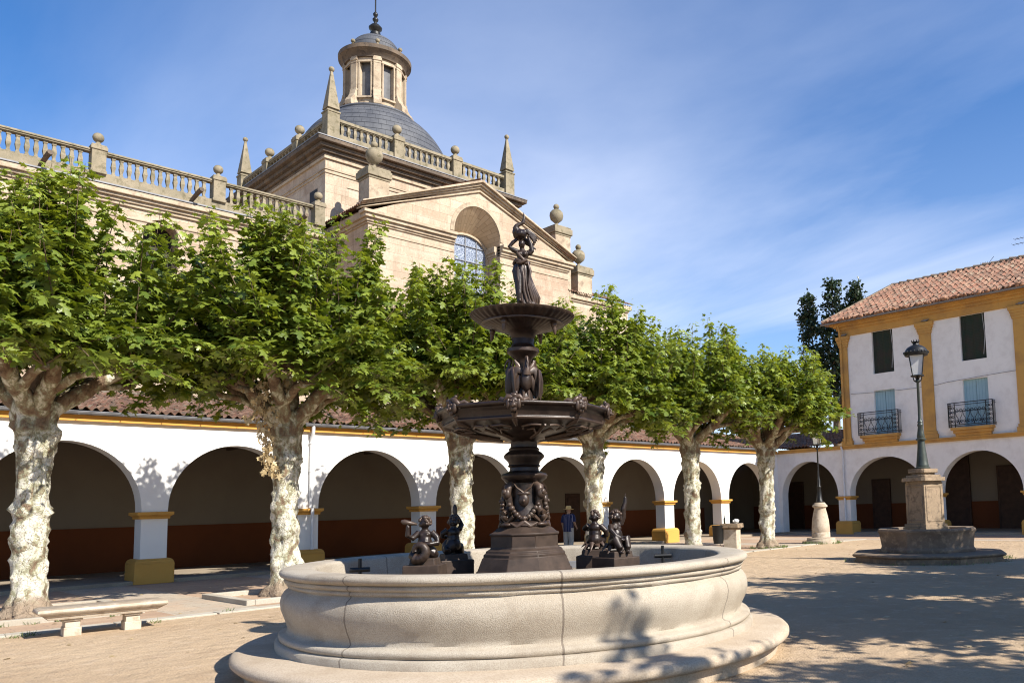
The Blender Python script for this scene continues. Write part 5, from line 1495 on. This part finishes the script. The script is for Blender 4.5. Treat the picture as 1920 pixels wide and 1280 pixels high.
bmesh.ops.translate(bmx, verts=bmx.verts, vec=(0, 0, 0.08))
mb.add([v.co[:] for v in bmx.verts], [[v.index for v in f.verts] for f in bmx.faces]); bmx.free()
o = mb.build('paper_bag', m_plain('white_paper', (0.75, 0.73, 0.68), 0.8, 0, 0.2, 0.05), smooth=20); o.location = (-18.16, 23.58, 0.955); tag(o, 'crumpled white paper bag lying on top of the stone pier', 'paper bag')

# tree pit kerbs
def pit(x, y, label, w=1.3, h=0.10):
    m = MB(); t = 0.16
    for a, b in (((-w, -w), (w, -w + t)), ((-w, w - t), (w, w)), ((-w, -w + t + 0.002), (-w + t, w - t - 0.002)), ((w - t, -w + t + 0.002), (w, w - t - 0.002))):
        m.box((a[0], a[1], -0.02), (b[0], b[1], h))
    o = m.build('tree_pit_kerb', M_KERB, bevel=0.012); o.location = (x, y, 0); tag(o, label, 'kerb', 'stone kerbs round the trees')
    return o
pit(-18.55, 3.35, 'low stone kerb around the foot of the leftmost plane tree', 1.35)
pit(-17.75, 7.4, 'low stone kerb around the plane tree with the dead brown branch', 1.2)

# ------------------------------------------------------------------ man in a straw hat
man = empty('person', (-23.4, 20.13, 0.004), 'man in straw hat, navy striped shirt and pale trousers walking near the arches', 'person', R_(0))
skin = m_plain('skin', (0.42, 0.25, 0.17), 0.6, 0, 0.3, 0.1, 5, True)
def f_shirt(nt, b):
    p = opos(nt); sp = nd(nt, 'ShaderNodeSeparateXYZ', {0: p})
    an = mth(nt, 'ARCTAN2', sp.outputs[1], sp.outputs[0])
    st = mth(nt, 'LESS_THAN', mth(nt, 'FRACT', mth(nt, 'MULTIPLY', an, 2.6)), 0.17)
    return mixc(nt, st, (0.022, 0.032, 0.085), (0.26, 0.24, 0.32)), None
shirtm = material('striped_shirt', f_shirt, 0.85, 0.1)
# local frame: person faces +y (away along the arcade), x to the right
b = MB()
b.ell((0, 0.02, 1.58), (0.075, 0.095, 0.115), 14, 10); b.ell((0, 0.10, 1.53), (0.05, 0.03, 0.04), 8, 6); b.ell((0, 0.115, 1.575), (0.015, 0.025, 0.02), 7, 5)
for s in (-1, 1): b.ell((s * 0.078, 0.01, 1.57), (0.012, 0.025, 0.032), 7, 5); b.ell((s * 0.03, 0.105, 1.60), (0.012, 0.01, 0.008), 6, 4)
b.tube([(0, -0.01, 1.36), (0, 0.0, 1.50)], [0.07, 0.058], 10)
b.ell((0, 0, 1.25), (0.17, 0.11, 0.2), 14, 9); b.ell((0, 0, 1.0), (0.15, 0.11, 0.2), 14, 9)
ARM = {-1: [(-0.19, 0, 1.38), (-0.245, -0.02, 1.10), (-0.25, 0.06, 0.86)], 1: [(0.19, 0, 1.38), (0.25, 0.0, 1.12), (0.24, 0.16, 0.96)]}
for s in (-1, 1):
    b.tube(ARM[s], [0.055, 0.043, 0.03], 9)
    e = Vector(ARM[s][2]); dv = (e - Vector(ARM[s][1])).normalized(); pc_ = e + dv * 0.05
    b.tube([e, pc_, e + dv * 0.09], [0.028, 0.038, 0.036], 8, True, 0.6)
    for k in range(4):
        o_ = Vector((0, 0.02 * (k - 1.5), 0.0)) if s < 0 else Vector((0.0, 0.008 * (k - 1.5), 0.018 * (k - 1.5)))
        q0 = e + dv * 0.085 + o_; b.tube([q0, q0 + dv * 0.04 + Vector((-s * 0.01, 0, 0)), q0 + dv * (0.06 + 0.008 * (k in (1, 2))) + Vector((-s * 0.03, 0, 0))], [0.010, 0.0095, 0.008], 6)
    b.tube([e + dv * 0.03, e + dv * 0.06 + Vector((0, 0.04, 0.0)), e + dv * 0.085 + Vector((-s * 0.01, 0.05, 0))], [0.012, 0.011, 0.009], 6)
    b.tube([(s * 0.085, 0, 0.9), (s * 0.095, 0.03 * s, 0.5), (s * 0.095, -0.03 - 0.06 * s, 0.08)], [0.09, 0.06, 0.042], 10)
b.build('body', skin, man, voxel=0.010, sm_it=2)
sh = MB()
sh.rings([[(hw * math.cos(a), hd * math.sin(a) - 0.005, z) for a in [2 * PI * k / 28 for k in range(28)]] for z, hw, hd in ((0.80, 0.205, 0.155), (0.9, 0.20, 0.155), (1.05, 0.195, 0.15), (1.2, 0.205, 0.145), (1.32, 0.205, 0.13), (1.40, 0.175, 0.105), (1.45, 0.09, 0.075))], False)
for s in (-1, 1): P = ARM[s]; sh.tube([(s * 0.15, 0, 1.39), P[0], tuple(Vector(P[0]).lerp(Vector(P[1]), 0.85))], [0.085, 0.082, 0.08], 12, False)
sh.build('shirt', shirtm, man, smooth=80)
tr = MB()
for s in (-1, 1): tr.tube([(s * 0.085, 0, 0.93), (s * 0.09, 0.0, 0.75), (s * 0.10, 0.02 * s, 0.45), (s * 0.10, -0.03 - 0.06 * s, 0.06)], [0.125, 0.12, 0.095, 0.088], 16)
tr.ell((0, 0, 0.88), (0.19, 0.145, 0.14), 18, 10)
tr.build('trousers', m_plain('pale_trousers', (0.45, 0.42, 0.38), 0.85, 0, 0.1, 0.08, 6, True), man, smooth=80)
shoe = MB()
for s in (-1, 1): shoe.ell((s * 0.10, 0.04 - 0.06 * s - 0.03, 0.045), (0.05, 0.13, 0.05), 12, 7)
shoe.build('shoes', M_DOOR, man, smooth=80)
ht = MB(); ht.lathe([(0.088, 1.63), (0.10, 1.635), (0.155, 1.615), (0.185, 1.63), (0.187, 1.638), (0.155, 1.625), (0.105, 1.65), (0.10, 1.72), (0.085, 1.755), (0.04, 1.765), (0, 1.758)], 24, (0, 0.02, 0), rf=lambda a, i, r: r * (1 + 0.05 * math.cos(2 * a)), cap=False)
ht.build('straw_hat', m_plain('straw', (0.62, 0.45, 0.20), 0.85, 0, 0.1, 0.15, 20, True, 0.3), man, smooth=50)
man.rotation_euler = (0, 0, R_(20))

# ------------------------------------------------------------------ trees
LEAF2 = [(0.0, 0.0), (-0.13, 0.19), (0.01, 0.20), (-0.02, 0.47), (0.17, 0.24), (0.30, 0.31), (0.52, 0.61), (0.51, 0.27), (0.64, 0.15), (0.76, 0.20), (1.0, 0.0)]
LV = LEAF2 + [(x, -y) for x, y in LEAF2[-2:0:-1]]
LV = np.array([(0.28, 0.0)] + LV)
LZ = -0.28 * np.abs(LV[:, 1]) ** 1.0 - 0.22 * LV[:, 0] ** 2 + 0.06
LEAFV = np.column_stack([LV, LZ])
NL = len(LEAFV)
LF = np.array([(0, 1 + k, 1 + (k + 1) % (NL - 1)) for k in range(NL - 1)])


def leaves_mesh(name, pos, dirs, nrm, size, tint, mats, extra=None, shape=None):
    """pos (N,3) leaf base; dirs leaf axis; nrm approximate normal"""
    V0, F0 = shape if shape is not None else (LEAFV, LF)
    nl = len(V0)
    d = dirs / np.linalg.norm(dirs, axis=1)[:, None]
    s = np.cross(nrm, d); s /= (np.linalg.norm(s, axis=1)[:, None] + 1e-9)
    n = np.cross(d, s)
    N = len(pos)
    V = pos[:, None, :] + size[:, None, None] * (V0[None, :, 0:1] * d[:, None, :] + V0[None, :, 1:2] * s[:, None, :] + V0[None, :, 2:3] * n[:, None, :])
    V = V.reshape(-1, 3)
    F = (F0[None] + (np.arange(N) * nl)[:, None, None]).reshape(-1, 3)
    T = np.repeat(tint, len(F0))
    mi = np.zeros(len(F), dtype=np.int32)
    if extra is not None and len(extra.v):
        ev = np.array(extra.v); ef = []
        for f in extra.f:
            for k in range(1, len(f) - 1): ef.append((f[0], f[k], f[k + 1]))
        ef = np.array(ef) + len(V)
        V = np.vstack([V, ev]); F = np.vstack([F, ef]); T = np.concatenate([T, np.zeros(len(ef))]); mi = np.concatenate([mi, np.ones(len(ef), dtype=np.int32)])
    me = bpy.data.meshes.new(name)
    me.vertices.add(len(V)); me.vertices.foreach_set('co', V.astype(np.float32).ravel())
    me.loops.add(len(F) * 3); me.loops.foreach_set('vertex_index', F.astype(np.int32).ravel())
    me.polygons.add(len(F)); me.polygons.foreach_set('loop_start', np.arange(0, len(F) * 3, 3, dtype=np.int32))
    for m in mats: me.materials.append(m)
    me.polygons.foreach_set('material_index', mi)
    me.update(calc_edges=True)
    at = me.attributes.new('tint', 'FLOAT', 'FACE'); at.data.foreach_set('value', T.astype(np.float32))
    me.validate()
    return me


def trunk_mesh(seed, r0, zf, lean, limbs):
    rg = np.random.default_rng(seed)
    m = MB(); n = 40
    zs = np.concatenate([np.linspace(0, 0.5, 9)[:-1], np.linspace(0.5, zf, 46)])
    burls = [(rg.uniform(0, 2 * PI), rg.uniform(0.5, zf), rg.uniform(0.025, 0.085), rg.uniform(0.06, 0.16)) for _ in range(38)]
    scars = [(z, rg.uniform(0.015, 0.045)) for z in rg.uniform(0.6, zf, 9)]
    rings = []
    for z in zs:
        t = z / zf
        base = 0.93 * r0 * (1.0 - 0.12 * math.sin(PI * min(1, t * 1.25))) + 0.55 * r0 * math.exp(-z / 0.16) + 0.28 * r0 * max(0, (t - 0.66) / 0.34) ** 1.8
        ring = []
        for k in range(n):
            a = 2 * PI * k / n
            p = Vector((math.cos(a) * 2.2, math.sin(a) * 2.2, z * 2.0 + seed * 7.3))
            d = 0.055 * mnoise.noise(p * 0.9) + 0.035 * mnoise.noise(p * 2.3) + 0.018 * mnoise.noise(p * 5.5)
            for ba, bz, bh, bw_ in burls:
                da = (a - ba + PI) % (2 * PI) - PI
                q_ = (da * r0 / bw_) ** 2 + ((z - bz) / bw_) ** 2
                if q_ < 6: d += bh * math.exp(-q_)
            for sz, sh_ in scars: d += sh_ * math.exp(-((z - sz - 0.04 * math.sin(3 * a + seed)) / 0.04) ** 2)
            if z < 0.4: d += 0.20 * (1 - z / 0.4) * (mnoise.noise(Vector((math.cos(a) * 5, math.sin(a) * 5, z * 9 + seed))) + 0.3)
            r = base + d * (r0 / 0.3)
            ring.append((lean[0] * t + r * math.cos(a), lean[1] * t + r * math.sin(a), z))
        rings.append(ring)
    cap_c = (lean[0], lean[1], zf + 0.12)
    rings.append([tuple(Vector(p).lerp(Vector(cap_c), 0.55)) for p in [(x, y, zf + 0.08) for x, y, z in rings[-1]]])
    m.rings(rings)
    for P, R in limbs:
        P2 = []; R2 = []
        for i in range(len(P) - 1):
            for k in range(6):
                t = k / 6; q_ = Vector(P[i]).lerp(Vector(P[i + 1]), t)
                j = Vector((mnoise.noise(q_ * 2 + Vector((seed, 0, 0))), mnoise.noise(q_ * 2 + Vector((0, seed, 5))), mnoise.noise(q_ * 2 + Vector((9, 0, seed))))) * 0.07
                P2.append(q_ + j); R2.append((R[i] + (R[i + 1] - R[i]) * t) * (1 + 0.22 * mnoise.noise(q_ * 6 + Vector((seed, 3, 1)))))
        P2.append(Vector(P[-1])); R2.append(R[-1] * 1.25)
        m.tube(P2, R2, 14)
    return m


def plane_tree(seed, x, y, r0, label, zf=3.9, rx=2.6, top=8.4, nshoot=215, leaf=0.205, lopside=(0, 0), extra_limb=None, lean=(0.0, 0.0), dens=1.0, low=0.40):
    rg = np.random.default_rng(seed * 13 + 5)
    t = empty('plane_tree', (x, y, 0), label, 'tree', 0, 'pollarded plane trees in a row')
    limbs = []; bases = []
    nl = 6
    for k in range(nl):
        a = seed * 1.3 + 2 * PI * k / nl + rg.uniform(-0.25, 0.25)
        L = rx * rg.uniform(0.42, 0.66); zz_ = rg.uniform(0.75, 1.25)
        d = Vector((math.cos(a), math.sin(a), 0))
        c = Vector((lean[0], lean[1], zf))
        P = [c + d * 0.02 + Vector((0, 0, -0.35)), c + d * L * 0.35 + Vector((0, 0, 0.12)), c + d * L * 0.75 + Vector((0, 0, 0.12 + zz_ * 0.5)), c + d * L + Vector((0, 0, zz_))]
        limbs.append((P, [r0 * 0.66, r0 * 0.52, r0 * 0.42, r0 * 0.36]))
        for f in (0.55, 0.8, 1.0): bases.append((P[2].lerp(P[3], f) if f > .5 else P[2], d))
        e2 = P[1] + Vector((math.cos(a + 0.7), math.sin(a + 0.7), 0)) * L * 0.65 + Vector((0, 0, 0.35))
        limbs.append(([P[1], P[1].lerp(e2, 0.5) + Vector((0, 0, 0.1)), e2], [r0 * 0.34, r0 * 0.26, r0 * 0.22])); bases.append((e2, Vector((math.cos(a + 0.7), math.sin(a + 0.7), 0))))
    c0 = Vector((lean[0], lean[1], zf))
    limbs.append(([c0 - Vector((0, 0, 0.2)), c0 + Vector((0.05, 0.05, 0.6)), c0 + Vector((0.1, -0.1, 1.3))], [r0 * 0.7, r0 * 0.55, r0 * 0.45]))
    bases += [(c0 + Vector((0.1, -0.1, 1.3)), Vector((0, 0, 0)))] * 4
    if extra_limb: limbs.append(extra_limb)
    tm = trunk_mesh(seed, r0, zf, lean, limbs)
    tm.build('trunk', M_BARK, t, smooth=180)
    pos = []; dr = []; nr = []; sz = []; ti = []
    tw = MB()
    for i in range(nshoot):
        b, d = bases[int(rg.integers(len(bases)))]
        ang = rg.uniform(0, 2 * PI)
        kind = rg.random()
        if kind < low:     # low, outward
            hor = rg.uniform(0.9, 2.6); up = rg.normal(0.05, 0.5)
        elif kind < 0.78:
            hor = rg.uniform(0.2, 2.0); up = rg.uniform(0.7, 2.5)
        else:
            hor = rg.uniform(0.0, 1.0); up = rg.uniform(2.0, top - b.z - 0.1)
        od = Vector((math.cos(ang), math.sin(ang), 0)) * 0.9 + d * 0.9 + Vector((lopside[0], lopside[1], 0))
        od = od.normalized() if od.length > 0.01 else Vector((1, 0, 0))
        e = b + od * hor + Vector((0, 0, up)); e.x *= 0.86
        rr = Vector((e.x - lopside[0] * 0.8, e.y - lopside[1] * 0.8, 0))
        lim = rx * 1.12
        if rr.length > lim: k = lim / rr.length; e.x *= k; e.y *= k
        hmax = top - 0.10 - 1.25 * (rr.length / rx) ** 2 + rg.normal(0, 0.30)
        e.z = min(e.z, hmax)
        if kind < low: ctrl = b.lerp(e, 0.5) + Vector((0, 0, 0.25))
        else: ctrl = b.lerp(e, 0.45) + od * 0.25 * hor
        L = (e - b).length
        if L < 0.3: continue
        Q = lambda s: b * (1 - s) ** 2 + ctrl * 2 * s * (1 - s) + e * s * s
        tw.tube([Q(s) for s in (0, 0.33, 0.66, 1.0)], [0.022, 0.016, 0.010, 0.004], 4, False)
        nn = int(L / 0.076 * dens)
        for k in range(nn):
            s = 0.12 + 0.88 * (k + rg.random()) / nn
            p = Q(s); tg = (Q(min(1, s + 0.02)) - Q(max(0, s - 0.02)))
            for rep in range(3 if s < 0.93 else 4):
                ph = rg.uniform(0, 2 * PI)
                side = Vector((math.cos(ph), math.sin(ph), rg.uniform(-0.35, 0.5)))
                off = abs(rg.normal(0.13, 0.10)) * (1.25 - 0.75 * s) + 0.03
                pos.append(tuple(p + side * off))
                dd = side * 0.85 + Vector((0, 0, rg.uniform(-0.75, 0.15))); dr.append(tuple(dd))
                nv = Vector((rg.normal(0, 0.5), rg.normal(0, 0.5), 0.8)) + side * 0.8; nr.append(tuple(nv))
                young = max(0, s - 0.72) / 0.28
                sz.append(leaf * rg.uniform(0.55, 1.32) * (1 - 0.42 * young))
                ti.append(min(1, max(0, rg.normal(0.36, 0.17) + 0.38 * young * (kind >= low))))
    me = leaves_mesh('crown', np.array(pos), np.array(dr), np.array(nr), np.array(sz), np.array(ti), [M_LEAF, M_TWIG], tw)
    o = bpy.data.objects.new('crown', me); COL.objects.link(o); o.parent = t
    return t


T = []
T.append(plane_tree(1, -18.7, 3.25, 0.29, 'leftmost plane tree with a thick pale trunk behind the stone bench', top=8.45, rx=2.65, nshoot=240))
T.append(plane_tree(2, -18.0, 7.5, 0.285, 'plane tree with dead brown leaves hanging by its trunk, left of the fountain', top=8.6, rx=2.75, nshoot=250))
T.append(plane_tree(3, -18.0, 11.95, 0.30, 'plane tree whose knobbly trunk shows just left of the fountain column', top=8.3, rx=2.75, lean=(0.02, -0.1)))
T.append(plane_tree(4, -18.0, 16.5, 0.29, 'plane tree whose trunk shows right behind the seated cherubs', top=8.3, rx=2.7))
T.append(plane_tree(5, -17.8, 20.75, 0.29, 'plane tree with a pale trunk left of the short stone pier', top=8.05, rx=2.6))
T.append(plane_tree(6, -17.7, 24.86, 0.30, 'farthest plane tree at the right end of the row beside the thin lamp', top=7.6, rx=2.75, lopside=(0.25, 0.2), lean=(0.05, 0.05), low=0.28))
# dead branch on the second tree
mb = MB(); rg = np.random.default_rng(4)
P = [Vector((0.42, -0.35, 4.75)), Vector((0.5, -0.62, 4.3)), Vector((0.5, -0.72, 3.7)), Vector((0.52, -0.60, 3.1)), Vector((0.5, -0.50, 2.55))]
mb.tube(P, [0.02, 0.016, 0.012, 0.008, 0.004], 5)
pos = []; dr = []; nr = []; sz = []
for k in range(260):
    s = rg.random() * 3.99; i = int(s); p = P[i].lerp(P[i + 1], s - i)
    w = 0.16 if s < 2.2 else 0.07
    pos.append(tuple(p + Vector((rg.normal(0, w), rg.normal(0, w), rg.normal(0, 0.06))))); dr.append((rg.normal(0, 0.3), rg.normal(0, 0.3), -1.0)); nr.append((rg.normal(), rg.normal(), 0.2)); sz.append(rg.uniform(0.075, 0.14))
me = leaves_mesh('dead_leaves', np.array(pos), np.array(dr), np.array(nr), np.array(sz), rg.uniform(0, 1, len(pos)), [M_DEADL, M_TWIG], mb)
o = bpy.data.objects.new('dead_branch', me); COL.objects.link(o); o.parent = T[1]
# plane trees standing on the other side of the square, out of frame, whose shade falls on the ground
SP = plane_tree(9, 1.0, 11.9, 0.27, 'plane tree across the square shading the sand beyond the fountain', top=8.4, rx=2.7, nshoot=120)
SP.location = (0.1, 11.9, 0); SP.rotation_euler = (0, 0, 1.0); SP['group'] = 'plane trees on the far right side of the square'
for x, y, rz, lab in ((-0.9, 16.3, 2.2, 'plane tree across the square shading the ground before the octagonal fountain'),
                      (-0.8, 21.0, 0.3, 'plane tree across the square shading the octagonal fountain')):
    c = copy_tree(SP); c.location = (x, y, 0); c.rotation_euler = (0, 0, rz); c['label'] = lab
SN = plane_tree(12, 4.0, 7.55, 0.25, 'narrow plane tree standing back from the others, shading the near right corner', top=8.5, rx=1.9, nshoot=100)
SN['group'] = 'plane trees on the far right side of the square'

# poplar behind the house
QV = np.array([(0, 0, 0), (0.5, 0.32, 0.05), (1, 0, -0.1), (0.5, -0.32, 0.05)]); QF = np.array([(0, 1, 2), (0, 2, 3)])
pop = empty('poplar_tree', (-29.3, 50, 0), 'dark poplar with two upright plumes behind the house roof', 'tree')
mb = MB(); mb.tube([(0, 0, 0), (0, 0, 6), (0.1, 0, 12)], [0.35, 0.28, 0.12], 10)
for ex, ez in ((-1.9, 16.2), (0.15, 17.2), (1.9, 16.2), (-0.9, 14.0), (1.2, 14.5)): mb.tube([(0, 0, 7), (ex * 0.75, 0, 10.5), (ex, 0, ez - 0.4)], [0.16, 0.10, 0.02], 6)
mb.build('trunk', M_TWIG, pop, smooth=80)
rg = np.random.default_rng(21); pos = []; sz = []
for ex, ez, w, n_, zb in ((-1.9, 16.5, 0.62, 2000, 9.5), (0.15, 17.3, 0.62, 2200, 9.0), (1.9, 16.6, 0.60, 1900, 10.5), (-0.7, 14.2, 0.6, 900, 8.0), (1.1, 15.2, 0.7, 1500, 8.0)):
    for c_ in range(int(n_ / 22)):
        t_ = rg.random() ** 0.85; z = zb + (ez - zb) * t_
        cx = ex * (0.55 + 0.45 * min(1, t_ * 1.6)); ww = w * (0.35 + 0.9 * math.sin(PI * min(1, 0.12 + t_ * 0.86)) ** 0.8)
        a = rg.uniform(0, 2 * PI); r = ww * math.sqrt(rg.random())
        cc = np.array([cx + r * math.cos(a), r * math.sin(a), z])
        for _ in range(22): pos.append(cc + rg.normal(0, 0.17, 3))
pos = np.array(pos); N_ = len(pos)
me = leaves_mesh('crown', pos, rg.normal(0, 1, (N_, 3)), rg.normal(0, 1, (N_, 3)) + np.array([0, 0, 0.6]), rg.uniform(0.22, 0.36, N_), rg.uniform(0, 1, N_), [M_LEAFD], None, (QV, QF))
o = bpy.data.objects.new('crown', me); COL.objects.link(o); o.parent = pop

# weeds and fallen leaves
rg = np.random.default_rng(8); pos = []; dr = []; sz = []
def tuft(x, y, n_, w, h, z=0.0):
    for _ in range(n_):
        pos.append((x + rg.normal(0, w), y + rg.normal(0, w), z)); dr.append((rg.normal(0, 0.5), rg.normal(0, 0.5), 1.0)); sz.append(h * rg.uniform(0.5, 1.2))
for x, y in ((-15.45, 2.55), (-15.5, 2.75), (-15.4, 4.35), (-15.75, 5.6), (-15.9, 6.9), (-17.2, 3.05), (-17.15, 2.6), (-17.1, 4.2), (-15.6, 7.9), (-16.3, 15.5), (-17.1, 25.2)): tuft(x, y, 26, 0.06, 0.09)
for k in range(40): a = rg.uniform(0, 2 * PI); tuft(-17.7 + 0.62 * math.cos(a), 24.86 + 0.62 * math.sin(a), 12, 0.06, 0.12)
for k in range(40): a = rg.uniform(0, 2 * PI); tuft(-17.47 + 0.68 * math.cos(a), 28.2 + 0.68 * math.sin(a), 12, 0.06, 0.13)
for k in range(26): a = rg.uniform(0, 2 * PI); tuft(WX + 2.15 * math.cos(a), WY + 2.15 * math.sin(a), 10, 0.07, 0.10)
tuft(-17.25, 3.5, 60, 0.07, 0.22, 0.0)
pos_ = np.array(pos); dr_ = np.array(dr)
BV = np.array([(0, 0.06, 0), (0.5, 0.05, 0.06), (1, 0, 0.2), (0.5, -0.05, 0.06), (0, -0.06, 0)]); BF = np.array([(0, 1, 4), (1, 3, 4), (1, 2, 3)])
me = leaves_mesh('weeds', pos_, dr_, rg.normal(0, 1, (len(pos_), 3)), np.array(sz), rg.uniform(0, 1, len(pos_)), [M_GRASS], None, (BV, BF))
o = bpy.data.objects.new('weeds', me); COL.objects.link(o); o['kind'] = 'stuff'
n_ = 420
pos_ = np.column_stack([rg.uniform(-24, -1, n_), rg.uniform(1.5, 32, n_), np.full(n_, 0.012)])
keep = np.hypot(pos_[:, 0] + 8.07, pos_[:, 1] - 6.24) > 3.3
pos_ = pos_[keep]; n_ = len(pos_)
me = leaves_mesh('fallen_leaves', pos_, np.column_stack([rg.normal(0, 1, n_), rg.normal(0, 1, n_), rg.normal(0, 0.1, n_)]), np.column_stack([rg.normal(0, 0.2, n_), rg.normal(0, 0.2, n_), np.ones(n_)]), rg.uniform(0.04, 0.11, n_), rg.uniform(0, 1, n_), [M_DEADL])
o = bpy.data.objects.new('fallen_leaves', me); COL.objects.link(o); o['kind'] = 'stuff'
